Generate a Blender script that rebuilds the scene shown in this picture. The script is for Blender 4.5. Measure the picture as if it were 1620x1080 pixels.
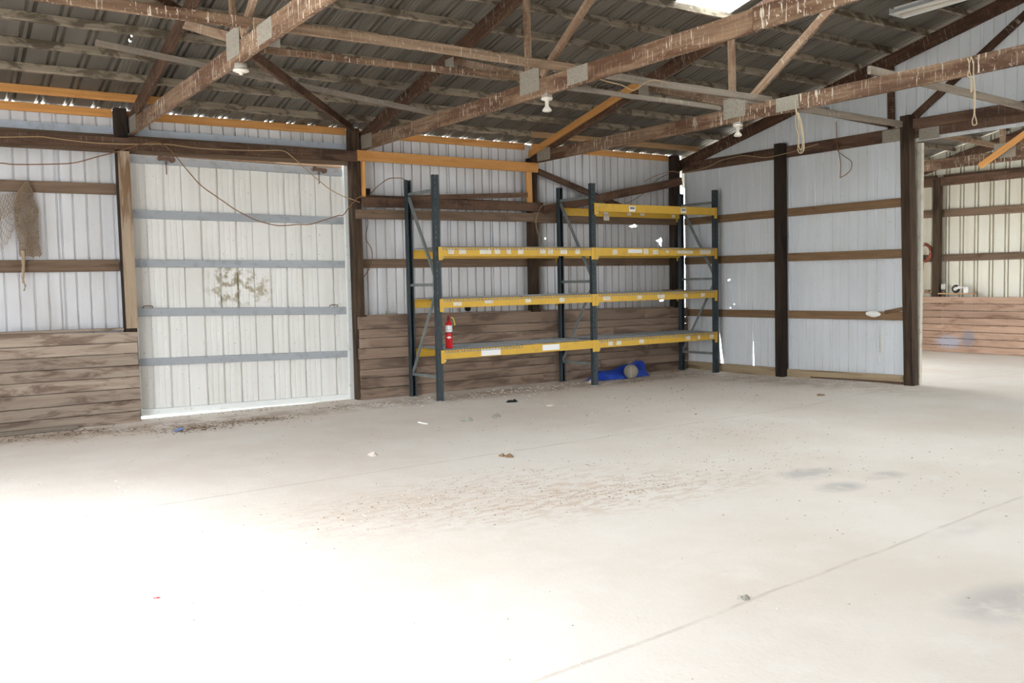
import bpy, bmesh, math, random
import numpy as np
from mathutils import Vector, Matrix, noise

random.seed(7)
for o in list(bpy.data.objects):
    bpy.data.objects.remove(o)
S = bpy.context.scene
COL = S.collection

# ------------------------------------------------------------------ camera
EYE = Vector((0.0, 0.0, 1.66))
F, YAW, PITCH, ROLL = 1443.0, 0.5926, 0.0661, 0.0204      # focal length in pixels of the 1620 px frame
cyw, syw, cp, sp, cr, sr = math.cos(YAW), math.sin(YAW), math.cos(PITCH), math.sin(PITCH), math.cos(ROLL), math.sin(ROLL)
_right = Vector((cyw, -syw, 0)); _fwd = Vector((syw*cp, cyw*cp, -sp)); _down = _fwd.cross(_right)
RX = _right*cr + _down*sr; RD = -_right*sr + _down*cr
cam = bpy.data.cameras.new('camera'); co = bpy.data.objects.new('camera', cam); COL.objects.link(co)
cam.sensor_width = 36.0; cam.lens = F/1620*36; cam.clip_start = 0.05; cam.clip_end = 500
m = Matrix((RX, -RD, -_fwd)).transposed().to_4x4(); m.translation = EYE
co.matrix_world = m
S.camera = co

def ray(px, py): return RX*((px-810)/F) + RD*((py-540)/F) + _fwd
def atY(px, py, y): d = ray(px, py); return EYE + d*(y/d.y)
def atX(px, py, x): d = ray(px, py); return EYE + d*(x/d.x)
def atZ(px, py, z=0.0): d = ray(px, py); return EYE + d*((z-1.66)/d.z)

# ------------------------------------------------------------------ light: bright overcast sky through the openings
w = bpy.data.worlds.new('sky'); S.world = w; w.use_nodes = True
bg = w.node_tree.nodes['Background']; bg.inputs[0].default_value = (0.90, 0.96, 1.0, 1); bg.inputs[1].default_value = 15.5
S.view_settings.view_transform = 'Standard'; S.view_settings.look = 'None'
S.view_settings.exposure = 0.0; S.view_settings.gamma = 1.0; S.view_settings.use_curve_mapping = False
try:
    S.cycles.max_bounces = 10; S.cycles.diffuse_bounces = 6; S.cycles.transmission_bounces = 4
except Exception:
    pass
def portal(name, loc, direction, sx, sy):
    l = bpy.data.lights.new(name, 'AREA'); l.shape = 'RECTANGLE'; l.size = sx; l.size_y = sy
    l.cycles.is_portal = True
    o = bpy.data.objects.new(name, l); COL.objects.link(o); o.location = loc
    o.rotation_euler = Vector(direction).to_track_quat('-Z', 'Z').to_euler()
portal('daylight_west_doorway', (-1.80, 4.75, 1.5), (1, 0, 0), 5.3, 3.0)
portal('daylight_annex_south', (15.0, -2.55, 1.5), (0, 1, 0), 5.0, 3.0)
portal('daylight_annex_north', (13.2, 12.35, 1.65), (0, -1, 0), 2.2, 3.3)

# ------------------------------------------------------------------ materials
def lin(c):
    return tuple(((x/255)/12.92 if x/255 <= .04045 else ((x/255+.055)/1.055)**2.4) for x in c) + (1,)
class NT:
    def __init__(s, name, rough=.8, metal=0.0, spec=.3):
        s.m = bpy.data.materials.new(name); s.m.use_nodes = True; s.t = s.m.node_tree
        s.b = s.t.nodes['Principled BSDF']
        s.b.inputs['Roughness'].default_value = rough; s.b.inputs['Metallic'].default_value = metal
        s.b.inputs['Specular IOR Level'].default_value = spec
        s.coord = None
    def n(s, typ, **kw):
        x = s.t.nodes.new(typ)
        for k, v in kw.items(): setattr(x, k, v)
        return x
    def l(s, a, b): s.t.links.new(a, b)
    def co(s, world=False):
        if world: return s.n('ShaderNodeNewGeometry').outputs['Position']
        if s.coord is None:
            tc = s.n('ShaderNodeTexCoord'); oi = s.n('ShaderNodeObjectInfo')
            mu = s.n('ShaderNodeMath', operation='MULTIPLY'); mu.inputs[1].default_value = 61.0
            s.l(oi.outputs['Random'], mu.inputs[0])
            ad = s.n('ShaderNodeVectorMath', operation='ADD'); s.l(tc.outputs['Object'], ad.inputs[0]); s.l(mu.outputs[0], ad.inputs[1])
            s.coord = ad.outputs[0]
        return s.coord
    def noise(s, scale, detail=3, rough=.55, world=False, dist=0.0):
        mp = s.n('ShaderNodeMapping'); mp.inputs['Scale'].default_value = scale if hasattr(scale, '__len__') else (scale,)*3
        s.l(s.co(world), mp.inputs['Vector'])
        x = s.n('ShaderNodeTexNoise'); x.inputs['Scale'].default_value = 1.0; x.inputs['Detail'].default_value = detail
        x.inputs['Roughness'].default_value = rough; x.inputs['Distortion'].default_value = dist
        s.l(mp.outputs[0], x.inputs['Vector']); return x.outputs['Fac']
    def ramp(s, fac, a, b, va=0.0, vb=1.0):
        x = s.n('ShaderNodeMapRange'); x.interpolation_type = 'SMOOTHSTEP'
        x.inputs[1].default_value = a; x.inputs[2].default_value = b; x.inputs[3].default_value = va; x.inputs[4].default_value = vb
        s.l(fac, x.inputs[0]); return x.outputs[0]
    def mix(s, fac, a, b):
        x = s.n('ShaderNodeMix', data_type='RGBA')
        if hasattr(fac, 'is_linked'): s.l(fac, x.inputs[0])
        else: x.inputs[0].default_value = fac
        for v, i in ((a, 6), (b, 7)):
            if hasattr(v, 'is_linked'): s.l(v, x.inputs[i])
            else: x.inputs[i].default_value = v
        return x.outputs[2]
    def mul(s, a, b):
        x = s.n('ShaderNodeMath', operation='MULTIPLY')
        for v, i in ((a, 0), (b, 1)):
            if hasattr(v, 'is_linked'): s.l(v, x.inputs[i])
            else: x.inputs[i].default_value = v
        return x.outputs[0]
    def blob(s, centre, radii, soft=.5):
        # a stain with a place and shape of its own
        sb = s.n('ShaderNodeVectorMath', operation='SUBTRACT'); s.l(s.co(True), sb.inputs[0]); sb.inputs[1].default_value = centre
        dv = s.n('ShaderNodeVectorMath', operation='DIVIDE'); s.l(sb.outputs[0], dv.inputs[0]); dv.inputs[1].default_value = radii
        ln = s.n('ShaderNodeVectorMath', operation='LENGTH'); s.l(dv.outputs[0], ln.inputs[0])
        return s.ramp(ln.outputs['Value'], 1-soft, 1+soft, 1.0, 0.0)
    def bump(s, h, strength=.3, dist=.004):
        x = s.n('ShaderNodeBump'); x.inputs['Strength'].default_value = strength; x.inputs['Distance'].default_value = dist
        s.l(h, x.inputs['Height']); s.l(x.outputs[0], s.b.inputs['Normal'])
    def done(s, col):
        if hasattr(col, 'is_linked'): s.l(col, s.b.inputs['Base Color'])
        else: s.b.inputs['Base Color'].default_value = col
        return s.m

def wood(name, c1, c2, c3=None, blot=(.5, .7), bscale=(1.3, 5, 5), drops=0.0, dropc=(214, 202, 186), world_stain=None, spec=.2):
    k = NT(name, .82, spec=spec)
    g = k.noise((1.6, 34, 34), 4, .6); big = k.noise((.7, 2.5, 2.5), 2)
    col = k.mix(k.ramp(g, .3, .72), lin(c1), lin(c2))
    if c3:
        col = k.mix(k.mul(k.ramp(k.noise(bscale, 4, .62, dist=.6), *blot), .85), col, lin(c3))
    col = k.mix(k.mul(k.ramp(big, .35, .7), .25), col, lin(c1))
    rnd = k.n('ShaderNodeObjectInfo').outputs['Random']; hs = k.n('ShaderNodeHueSaturation'); k.l(k.ramp(rnd, 0, 1, .86, 1.14), hs.inputs['Value']); k.l(col, hs.inputs['Color']); col = hs.outputs[0]
    if drops:
        d = k.ramp(k.noise((48, 48, 5), 3, .6), .585, .65)
        d2 = k.ramp(k.noise((60, 60, 40), 2, .5), .655, .69)
        dm = k.n('ShaderNodeMath', operation='MAXIMUM'); k.l(d, dm.inputs[0]); k.l(d2, dm.inputs[1])
        cl = k.ramp(k.noise((1.1, 1.1, 1.1), 2), .38, .6, .2, 1.0)
        col = k.mix(k.mul(k.mul(dm.outputs[0], cl), drops), col, lin(dropc))
    if world_stain:
        for c, r, cc, a in world_stain:
            col = k.mix(k.mul(k.blob(c, r), a), col, lin(cc))
    k.bump(g, .35, .004)
    return k.done(col)
def sheet(name, c, dirt, amount=.35, rough=.45, spec=.35, metal=0.0, streak=(5, 5, .35), extra=None):
    k = NT(name, rough, metal, spec)
    s1 = k.ramp(k.noise(streak, 4, .6, world=True), .42, .75); s2 = k.ramp(k.noise((.9, .9, .7), 3, world=True), .35, .75)
    col = k.mix(k.mul(s1, amount), lin(c), lin(dirt)); col = k.mix(k.mul(s2, amount*.8), col, lin(dirt))
    sp_ = k.ramp(k.noise(38, 2, .4, world=True), .735, .76)
    col = k.mix(k.mul(sp_, .5), col, lin((70, 66, 60)))
    if extra:
        for cc, r, c2, a in extra:
            nz = k.ramp(k.noise(9, 3, world=True), .45, .62)
            col = k.mix(k.mul(k.mul(k.blob(cc, r), nz), a), col, lin(c2))
    return k.done(col)
def plain(name, c, rough=.6, metal=0.0, spec=.3, dirt=None, scale=14, lo=.5, hi=.68, amt=.6):
    k = NT(name, rough, metal, spec)
    col = lin(c)
    if dirt: col = k.mix(k.mul(k.ramp(k.noise(scale, 4, .6), lo, hi), amt), lin(c), lin(dirt))
    return k.done(col)

M = {}
M['chord'] = wood('old_truss_lumber', (108, 84, 66), (138, 112, 90), (80, 54, 39), (.42, .6), (1.2, 6, 6), drops=.9)
M['webs'] = wood('old_web_lumber', (120, 97, 78), (150, 126, 104), (98, 72, 54), (.46, .64), drops=.5)
M['rafter'] = wood('dark_rafter_lumber', (78, 56, 44), (100, 74, 58), (58, 40, 32), (.46, .64), drops=.35)
M['dark'] = wood('creosoted_post_wood', (60, 48, 39), (90, 72, 57), (38, 31, 27), (.48, .66), (.8, 6, 6))
M['tarred'] = wood('tarred_black_post_wood', (50, 41, 35), (66, 53, 44), (32, 27, 24), (.48, .66), (.8, 6, 6))
M['darkgirt'] = wood('dark_brown_header_wood', (88, 66, 54), (112, 86, 70), (62, 46, 38), (.48, .66), drops=.12)
M['girt'] = wood('brown_girt_wood', (112, 92, 76), (134, 112, 94), (88, 69, 54), (.52, .7))
M['ggirt'] = wood('gable_girt_wood', (118, 92, 68), (138, 110, 82), (92, 70, 52), (.52, .7))
M['purlin'] = wood('mouldy_purlin_wood', (136, 124, 108), (158, 144, 126), (80, 69, 56), (.44, .6), (5, 9, 9))
M['new'] = wood('new_orange_lumber', (206, 146, 84), (220, 164, 102), (188, 126, 68), (.55, .75))
M['newish'] = wood('tan_lumber', (176, 140, 104), (196, 160, 122), (150, 116, 84), (.55, .75))
M['plank'] = wood('weathered_wall_plank', (156, 138, 124), (176, 160, 144), (98, 78, 66), (.46, .64), (1.8, 8, 8))
M['plank_d'] = wood('dark_wall_plank', (138, 117, 101), (156, 134, 117), (96, 78, 66), (.46, .66), (1.4, 6, 6))
M['plank_r'] = wood('reddish_wall_plank', (166, 136, 116), (186, 156, 136), (124, 90, 72), (.52, .7), (1.6, 7, 7),
    world_stain=[((18.09, 10.62, .22), (.4, .26, .12), (176, 176, 190), .9), ((18.09, 10.2, .30), (.4, .12, .16), (140, 138, 148), .8)])
M['jamb'] = wood('pale_streaked_jamb_wood', (172, 150, 126), (190, 170, 148), (116, 84, 58), (.5, .62), (.9, 9, 9))
M['graywood'] = wood('grey_batten_wood', (124, 113, 101), (144, 132, 119), (100, 88, 77), (.5, .7), drops=.2)
M['base'] = wood('stained_skirt_board', (158, 138, 110), (176, 156, 128), (110, 86, 62), (.5, .62), (.7, 5, 7))
M['siding'] = sheet('white_wall_sheet', (221, 221, 225), (178, 170, 160), .32)
M['gable'] = sheet('pale_blue_grey_gable_sheet', (218, 221, 225), (190, 190, 188), .35)
M['doorsheet'] = sheet('cream_door_sheet', (234, 232, 228), (204, 200, 190), .4, extra=[((3.75, 12.33, 1.68), (.28, .3, .28), (150, 136, 104), .9), ((4.1, 12.33, 1.62), (.2, .3, .2), (160, 146, 116), .8)])
M['endsheet'] = sheet('end_wall_sheet', (226, 222, 208), (188, 174, 146), .4)
M['roof'] = sheet('galvanised_roof_sheet', (118, 112, 103), (88, 82, 74), .5, rough=.5, spec=.4, metal=.25, streak=(6, .4, .4))
M['steelgirt'] = plain('galvanised_door_rail', (170, 174, 179), .5, .25, dirt=(148, 149, 150), scale=9)
M['flash'] = plain('blue_grey_flashing', (188, 196, 208), .5, dirt=(160, 164, 170), scale=5)
M['whitemetal'] = plain('white_painted_trim', (226, 228, 226), .55, dirt=(176, 166, 150), scale=12, lo=.55, hi=.75)
M['gusset'] = plain('galvanised_gusset_steel', (158, 150, 138), .6, .2, dirt=(126, 116, 104), scale=60, lo=.45, hi=.6)
M['rackblue'] = plain('teal_blue_rack_paint', (54, 63, 68), .5, dirt=(76, 80, 80), scale=11, lo=.5, hi=.7)
M['rackbrace'] = plain('worn_rack_brace_paint', (118, 124, 123), .5, dirt=(150, 148, 140), scale=9)
M['yellow'] = plain('yellow_rack_paint', (218, 174, 66), .5, dirt=(192, 152, 68), scale=8, lo=.5, hi=.75)
M['wire'] = plain('grey_deck_wire', (146, 148, 150), .5, .3, dirt=(116, 114, 110), scale=6)
M['paper'] = plain('white_label_paper', (246, 246, 244), .7)
M['tag'] = plain('torn_tag_paper', (228, 220, 204), .8, dirt=(206, 190, 156), scale=30, lo=.5, hi=.6)
M['print'] = plain('grey_printed_ink', (128, 128, 130), .8)
M['red'] = plain('extinguisher_red', (206, 22, 28), .3, spec=.5)
M['darkred'] = plain('dark_red_valve', (120, 30, 28), .5)
k = NT('label_with_small_print', .6)
M['exlabel'] = k.done(k.mix(k.ramp(k.noise((60, 60, 90), 3, .7), .56, .62), lin((232, 232, 232)), lin((90, 90, 96))))
M['yel_tag'] = plain('pale_yellow_strap', (232, 214, 90), .6)
M['black'] = plain('black_rubber', (30, 30, 32), .7)
M['chrome'] = plain('white_grey_metal', (216, 214, 208), .4)
M['porcelain'] = plain('white_porcelain', (216, 208, 198), .35, spec=.5)
M['greybox'] = plain('grey_box_steel', (160, 154, 144), .6)
M['rust'] = plain('rusty_iron', (112, 88, 76), .8, dirt=(84, 62, 52), scale=30)
M['cable'] = plain('tan_cable_sheath', (176, 148, 112), .7)
M['cable_d'] = plain('brown_cable_sheath', (134, 96, 66), .7)
M['cable_k'] = plain('dark_grey_cable', (84, 78, 72), .7)
M['twine'] = plain('tan_twine', (186, 168, 140), .9)
M['net'] = plain('brown_net_cord', (166, 145, 122), .95)
M['tarp'] = plain('blue_tarpaulin', (34, 66, 164), .45, spec=.4, dirt=(54, 80, 150), scale=9)
M['ball'] = plain('dusty_grey_ball_skin', (146, 138, 122), .9, dirt=(124, 116, 102), scale=18)
M['orangecord'] = plain('red_brown_cord', (156, 92, 72), .7)
M['stone'] = plain('pale_gravel_stone', (208, 196, 184), .9, dirt=(168, 148, 130), scale=20)
M['leaf'] = plain('dry_brown_leaf', (142, 116, 92), .9, dirt=(110, 88, 70), scale=30)
M['foam'] = plain('white_foam', (240, 238, 234), .9)
M['bluefoil'] = plain('blue_wrapper_foil', (110, 140, 210), .4)
k = NT('skylight_panel_fibreglass', .6)
tr = k.n('ShaderNodeBsdfTranslucent'); tr.inputs[0].default_value = (.9, .92, .9, 1)
mx = k.n('ShaderNodeMixShader'); mx.inputs[0].default_value = .85
k.b.inputs['Base Color'].default_value = (.85, .86, .82, 1)
k.l(k.b.outputs[0], mx.inputs[1]); k.l(tr.outputs[0], mx.inputs[2]); k.l(mx.outputs[0], k.t.nodes['Material Output'].inputs[0])
M['skylight'] = k.m
k = NT('dusty_packed_floor', .92, spec=.15)
n1 = k.noise((.5, .5, .5), 5, .6, True); n2 = k.noise((3, 3, 3), 5, .65, True); n3 = k.noise((45, 45, 45), 3, .6, True)
c = k.mix(k.ramp(n1, .35, .68), lin((232, 223, 214)), lin((224, 211, 199)))
c = k.mix(k.mul(k.ramp(n2, .5, .75), .35), c, lin((236, 231, 225)))
c = k.mix(k.mul(k.ramp(n3, .62, .75), .3), c, lin((204, 188, 170)))
c = k.mix(k.mul(k.ramp(k.noise((.8, 2.2, 1), 5, .7, True, dist=1.0), .6, .72), .35), c, lin((220, 198, 174)))
for cc, r, a in (((6.25, 4.9, 0), (.28, .16, .5), .5), ((6.67, 4.45, 0), (.2, .1, .5), .5), ((6.05, 4.42, 0), (.2, .12, .5), .55), ((4.55, 2.35, 0), (.35, .18, .5), .5), ((5.6, 3.2, 0), (.3, .1, .5), .2)):
    c = k.mix(k.mul(k.mul(k.blob(cc, r, .6), k.ramp(n2, .3, .6)), a), c, lin((160, 158, 158)))
for cc, r in (((3.6, 6.0, 0), (1.5, .7, .5)), ((4.4, 5.5, 0), (1.1, .35, .5)), ((4.9, 5.1, 0), (1.2, .3, .5))):
    c = k.mix(k.mul(k.mul(k.blob(cc, r, .8), k.ramp(k.noise((6, 14, 6), 5, .7, True), .46, .58)), .38), c, lin((198, 172, 146)))
for cc, r in (((2.9, 11.3, 0), (1.6, .35, .5)), ((5.2, 11.4, 0), (3.6, .35, .5)), ((1.2, 11.6, 0), (1.6, .3, .5)), ((9.5, 11.3, 0), (3, .4, .5)), ((11.3, 9.2, 0), (.5, 2.2, .5))):
    c = k.mix(k.mul(k.mul(k.blob(cc, r, .7), k.ramp(n2, .35, .62)), .55), c, lin((168, 146, 124)))
for pa_, pb_ in (((440, 770), (1060, 675)), ((860, 1075), (1615, 786))):     # joints between the floor slabs
    A_ = atZ(*pa_); B_2 = atZ(*pb_); nrm = Vector((-(B_2-A_).y, (B_2-A_).x, 0)).normalized()
    dt = k.n('ShaderNodeVectorMath', operation='DOT_PRODUCT'); k.l(k.co(True), dt.inputs[0]); dt.inputs[1].default_value = nrm
    sb = k.n('ShaderNodeMath', operation='SUBTRACT'); k.l(dt.outputs['Value'], sb.inputs[0]); sb.inputs[1].default_value = A_.dot(nrm)-.03
    ad = k.n('ShaderNodeMath', operation='MULTIPLY_ADD'); k.l(k.noise((1.5, 1.5, 1), 4, .6, True), ad.inputs[0]); ad.inputs[1].default_value = -.06; k.l(sb.outputs[0], ad.inputs[2])
    ab = k.n('ShaderNodeMath', operation='ABSOLUTE'); k.l(ad.outputs[0], ab.inputs[0])
    c = k.mix(k.mul(k.mul(k.ramp(ab.outputs[0], .004, .022, 1, 0), k.ramp(n2, .3, .6)), .4), c, lin((178, 160, 142)))
hb = k.n('ShaderNodeMath', operation='ADD'); k.l(n2, hb.inputs[0]); k.l(k.mul(n3, .35), hb.inputs[1])
k.bump(hb.outputs[0], .3, .012)
M['floor'] = k.done(c)
M['outside'] = plain('pale_gravel_yard', (206, 202, 194), .95, dirt=(180, 176, 160), scale=2)

# ------------------------------------------------------------------ mesh helpers
W = {}
def link(name, me, mat=None, parent=None, mw=None, label=None, cat=None, group=None, kind=None):
    o = bpy.data.objects.new(name, me); COL.objects.link(o)
    if mat is not None and me is not None and not me.materials: me.materials.append(M[mat])
    mw = mw or Matrix(); W[o] = mw
    if parent is not None:
        o.parent = parent; o.matrix_local = W[parent].inverted() @ mw
    else: o.matrix_world = mw
    for a, v in (('label', label), ('category', cat), ('group', group), ('kind', kind)):
        if v: o[a] = v
    return o
def empty(name, loc=(0, 0, 0), **kw):
    o = link(name, None, mw=Matrix.Translation(loc), **kw); o.empty_display_size = .1; return o
def mesh(name, v, f, smooth=False):
    me = bpy.data.meshes.new(name); me.from_pydata([tuple(p) for p in v], [], f)
    if smooth: me.polygons.foreach_set('use_smooth', [True]*len(me.polygons))
    me.update(); return me
class MB:
    def __init__(s): s.v = []; s.f = []
    def add(s, v, f):
        n = len(s.v); s.v += [tuple(p) for p in v]; s.f += [tuple(i+n for i in q) for q in f]
    def box(s, a, b):
        x0, y0, z0 = a; x1, y1, z1 = b
        s.add([(x0, y0, z0), (x1, y0, z0), (x1, y1, z0), (x0, y1, z0), (x0, y0, z1), (x1, y0, z1), (x1, y1, z1), (x0, y1, z1)],
              [(0, 3, 2, 1), (4, 5, 6, 7), (0, 1, 5, 4), (1, 2, 6, 5), (2, 3, 7, 6), (3, 0, 4, 7)])
    def bar(s, p, q, a, b, up=Vector((0, 0, 1))):
        p = Vector(p); q = Vector(q); x = (q-p).normalized()
        y = up.cross(x); y = y.normalized() if y.length > 1e-5 else Vector((0, 1, 0)); z = x.cross(y)
        v = [c + y*(sy*a/2) + z*(sz*b/2) for c in (p, q) for sy, sz in ((-1, -1), (1, -1), (1, 1), (-1, 1))]
        s.add(v, [(3, 2, 1, 0), (4, 5, 6, 7), (0, 1, 5, 4), (1, 2, 6, 5), (2, 3, 7, 6), (3, 0, 4, 7)])
    def lathe(s, prof, c=(0, 0, 0), n=20, axis='z'):
        v = []; f = []
        for r, h in prof:
            for i in range(n):
                a = 2*math.pi*i/n; x, y = r*math.cos(a), r*math.sin(a)
                p = (x, y, h) if axis == 'z' else ((x, h, y) if axis == 'y' else (h, x, y))
                v.append((p[0]+c[0], p[1]+c[1], p[2]+c[2]))
        for j in range(len(prof)-1):
            for i in range(n): f.append((j*n+i, j*n+(i+1) % n, (j+1)*n+(i+1) % n, (j+1)*n+i))
        s.add(v, f)
    def tube(s, pts, r, n=6, closed=False, taper=None):
        pts = [Vector(p) for p in pts]; v = []; f = []; N = len(pts); ref = Vector((.13, .21, .97))
        for i, p in enumerate(pts):
            t = (pts[min(i+1, N-1)] - pts[max(i-1, 0)]).normalized()
            a = t.cross(ref)
            if a.length < .1: a = t.cross(Vector((1, 0, 0)))
            a.normalize(); b = t.cross(a); rr = r*(taper(i/(N-1)) if taper else 1)
            for k_ in range(n):
                an = 2*math.pi*k_/n; v.append(p + a*(rr*math.cos(an)) + b*(rr*math.sin(an)))
        for i in range(N-1):
            for k_ in range(n): f.append((i*n+k_, i*n+(k_+1) % n, (i+1)*n+(k_+1) % n, (i+1)*n+k_))
        f.append(tuple(range(n))[::-1]); f.append(tuple((N-1)*n+i for i in range(n)))
        s.add(v, f)
    def make(s, name, mat, parent=None, smooth=False, mw=None, **kw):
        # geometry is given in world space unless mw says otherwise; re-centre on its own base so the origin is sensible
        if mw is None:
            if parent is not None: mw = W[parent]
            else:
                a = np.array(s.v); c = a.mean(0); c[2] = a[:, 2].min(); mw = Matrix.Translation(c)
            inv = mw.inverted(); v = [tuple(inv @ Vector(p)) for p in s.v]
        else: v = s.v
        return link(name, mesh(name, v, s.f, smooth), mat, parent, mw, **kw)
def smooth_path(pts, sub=5):
    pts = [Vector(p) for p in pts]; out = []
    P = [pts[0]*2-pts[1]] + pts + [pts[-1]*2-pts[-2]]
    for i in range(1, len(P)-2):
        for k_ in range(sub):
            t = k_/sub; a, b, c_, d = P[i-1], P[i], P[i+1], P[i+2]
            out.append(.5*((2*b) + (c_-a)*t + (2*a-5*b+4*c_-d)*t*t + (3*b-a-3*c_+d)*t**3))
    out.append(pts[-1]); return out

def beam_mesh(L, wd, ht, ch=.004, seg=None, warp=0.0):
    """a sawn piece of lumber along local x, its section centred on y and z, edges eased"""
    sec = [(-wd/2+ch, -ht/2), (wd/2-ch, -ht/2), (wd/2, -ht/2+ch), (wd/2, ht/2-ch), (wd/2-ch, ht/2), (-wd/2+ch, ht/2), (-wd/2, ht/2-ch), (-wd/2, -ht/2+ch)]
    ns = seg or 1; v = []; f = []; s0 = random.random()*100
    for i in range(ns+1):
        x = L*i/ns
        dy = warp*noise.noise(Vector((x*.9, s0, 0))); dz = warp*noise.noise(Vector((x*.9, s0, 7)))
        v += [(x, y+dy, z+dz) for y, z in sec]
    for i in range(ns):
        for k_ in range(8): f.append((i*8+k_, i*8+(k_+1) % 8, i*8+8+(k_+1) % 8, i*8+8+k_))
    f.append(tuple(range(8))[::-1]); f.append(tuple(ns*8+i for i in range(8)))
    return mesh('lumber', v, f)
def lumber(name, p, q, wd, ht, mat, parent=None, up=(0, 0, 1), seg=None, warp=0.0, **kw):
    """lumber whose section centre runs p -> q; ht is measured along up, wd across"""
    p = Vector(p); q = Vector(q); x = (q-p).normalized(); y = Vector(up).cross(x).normalized(); z = x.cross(y)
    mw = Matrix((x, y, z)).transposed().to_4x4(); mw.translation = p
    me = beam_mesh((q-p).length, wd, ht, min(.004, wd/6), seg, warp); me.name = name
    return link(name, me, mat, parent, mw, **kw)

# ------------------------------------------------------------------ key dimensions (metres)
SLOPE = .235
def roofz(y): return 3.93 + SLOPE*(12-y) if y > 4.9 else roofz(4.90001) - SLOPE*(4.9-y)
YB = 12.0; XG = 11.98
def dz(x, y):
    s = lambda a, b, t: max(0, min(1, (t-a)/(b-a)))
    s3 = lambda t: t*t*(3-2*t)
    return .06*s3(s(9.0, 11.5, x))*s3(s(10.8, 8.0, y))*(1-s3(s(12.6, 15, x)))

# ------------------------------------------------------------------ floor and yard
nx, ny = 240, 150; v = []; f = []
for j in range(ny+1):
    for i in range(nx+1):
        x = -1.75 + 20.2*i/nx; y = -2.5 + 14.75*j/ny
        h = dz(x, y) + .006*noise.noise(Vector((x*.8, y*.8, 0))) + .004*noise.noise(Vector((x*3, y*3, 4)))
        # shallow wheel tracks and a low drifted ridge of dust
        d = abs((y-7.45) - .02*math.sin(x*3) - .015*(x-3.3)); h += .008*math.exp(-(d/.05)**2)*(1 if 3 < x < 8.5 else 0)
        v.append((x, y, h))
for j in range(ny):
    for i in range(nx): a = j*(nx+1)+i; f.append((a, a+1, a+nx+2, a+nx+1))
link('floor', mesh('floor', v, f, True), 'floor', kind='structure')
b = MB(); b.box((-60, -60, -.6), (70, 70, -.06)); b.make('ground', 'outside', kind='structure')

# ------------------------------------------------------------------ corrugated sheets
def rib_profile(u0, u1, pitch, style, phase=0.0, dep=.026):
    pts = [(u0, 0.0)]
    if style == 'single':   # every fifth rib is the doubled panel seam
        n0 = math.ceil((u0-phase)/pitch - 1e-6); n1 = math.floor((u1-phase)/pitch + 1e-6)
        for n in range(n0, n1+1):
            c0 = phase + n*pitch
            for c_ in ((c0-.021, c0+.021) if n % 5 == 0 else (c0,)):
                pts += [(c_-.012, 0), (c_-.008, dep), (c_+.008, dep), (c_+.012, 0)]
    elif style == 'door':
        n0 = math.ceil((u0-phase)/pitch); n1 = math.floor((u1-phase)/pitch)
        for n in range(n0, n1+1):
            c_ = phase + n*pitch
            pts += [(c_-.014, 0), (c_-.009, .03), (c_+.009, .03), (c_+.014, 0)]
            for q in (.33, .66): pts += [(c_+pitch*q-.012, 0), (c_+pitch*q-.006, .003), (c_+pitch*q+.006, .003), (c_+pitch*q+.012, 0)]
    elif style in ('roof', 'rooff'):
        n0 = math.ceil((u0-phase)/pitch - 1e-6)-1; n1 = math.floor((u1-phase)/pitch + 1e-6)+1
        for n in range(n0, n1+1):
            c0 = phase+n*pitch
            for c_ in (c0-.036, c0+.036): pts += [(c_-.019, 0), (c_-.009, .032), (c_+.009, .032), (c_+.019, 0)]
            for q in ((.3, .43, .57, .7) if style == 'roof' else ()): pts += [(c0+pitch*q-.011, 0), (c0+pitch*q-.004, -.006), (c0+pitch*q+.004, -.006), (c0+pitch*q+.011, 0)]
    else:                   # 'pair'
        n0 = math.ceil((u0-phase)/pitch - 1e-6); n1 = math.floor((u1-phase)/pitch + 1e-6)
        for n in range(n0, n1+1):
            for c_ in (phase+n*pitch-.034, phase+n*pitch+.034):
                pts += [(c_-.016, 0), (c_-.010, .045), (c_+.010, .045), (c_+.016, 0)]
    pts = [p for p in pts if u0 <= p[0] <= u1] + [(u1, 0.0)]
    out = []
    for p in pts:
        if not out or p[0] > out[-1][0]+1e-5: out.append(p)
    return out
def inpoly(x, y, poly):
    c = False; j = len(poly)-1
    for i in range(len(poly)):
        if (poly[i][1] > y) != (poly[j][1] > y) and x < (poly[j][0]-poly[i][0])*(y-poly[i][1])/(poly[j][1]-poly[i][1])+poly[i][0]: c = not c
        j = i
    return c
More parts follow.
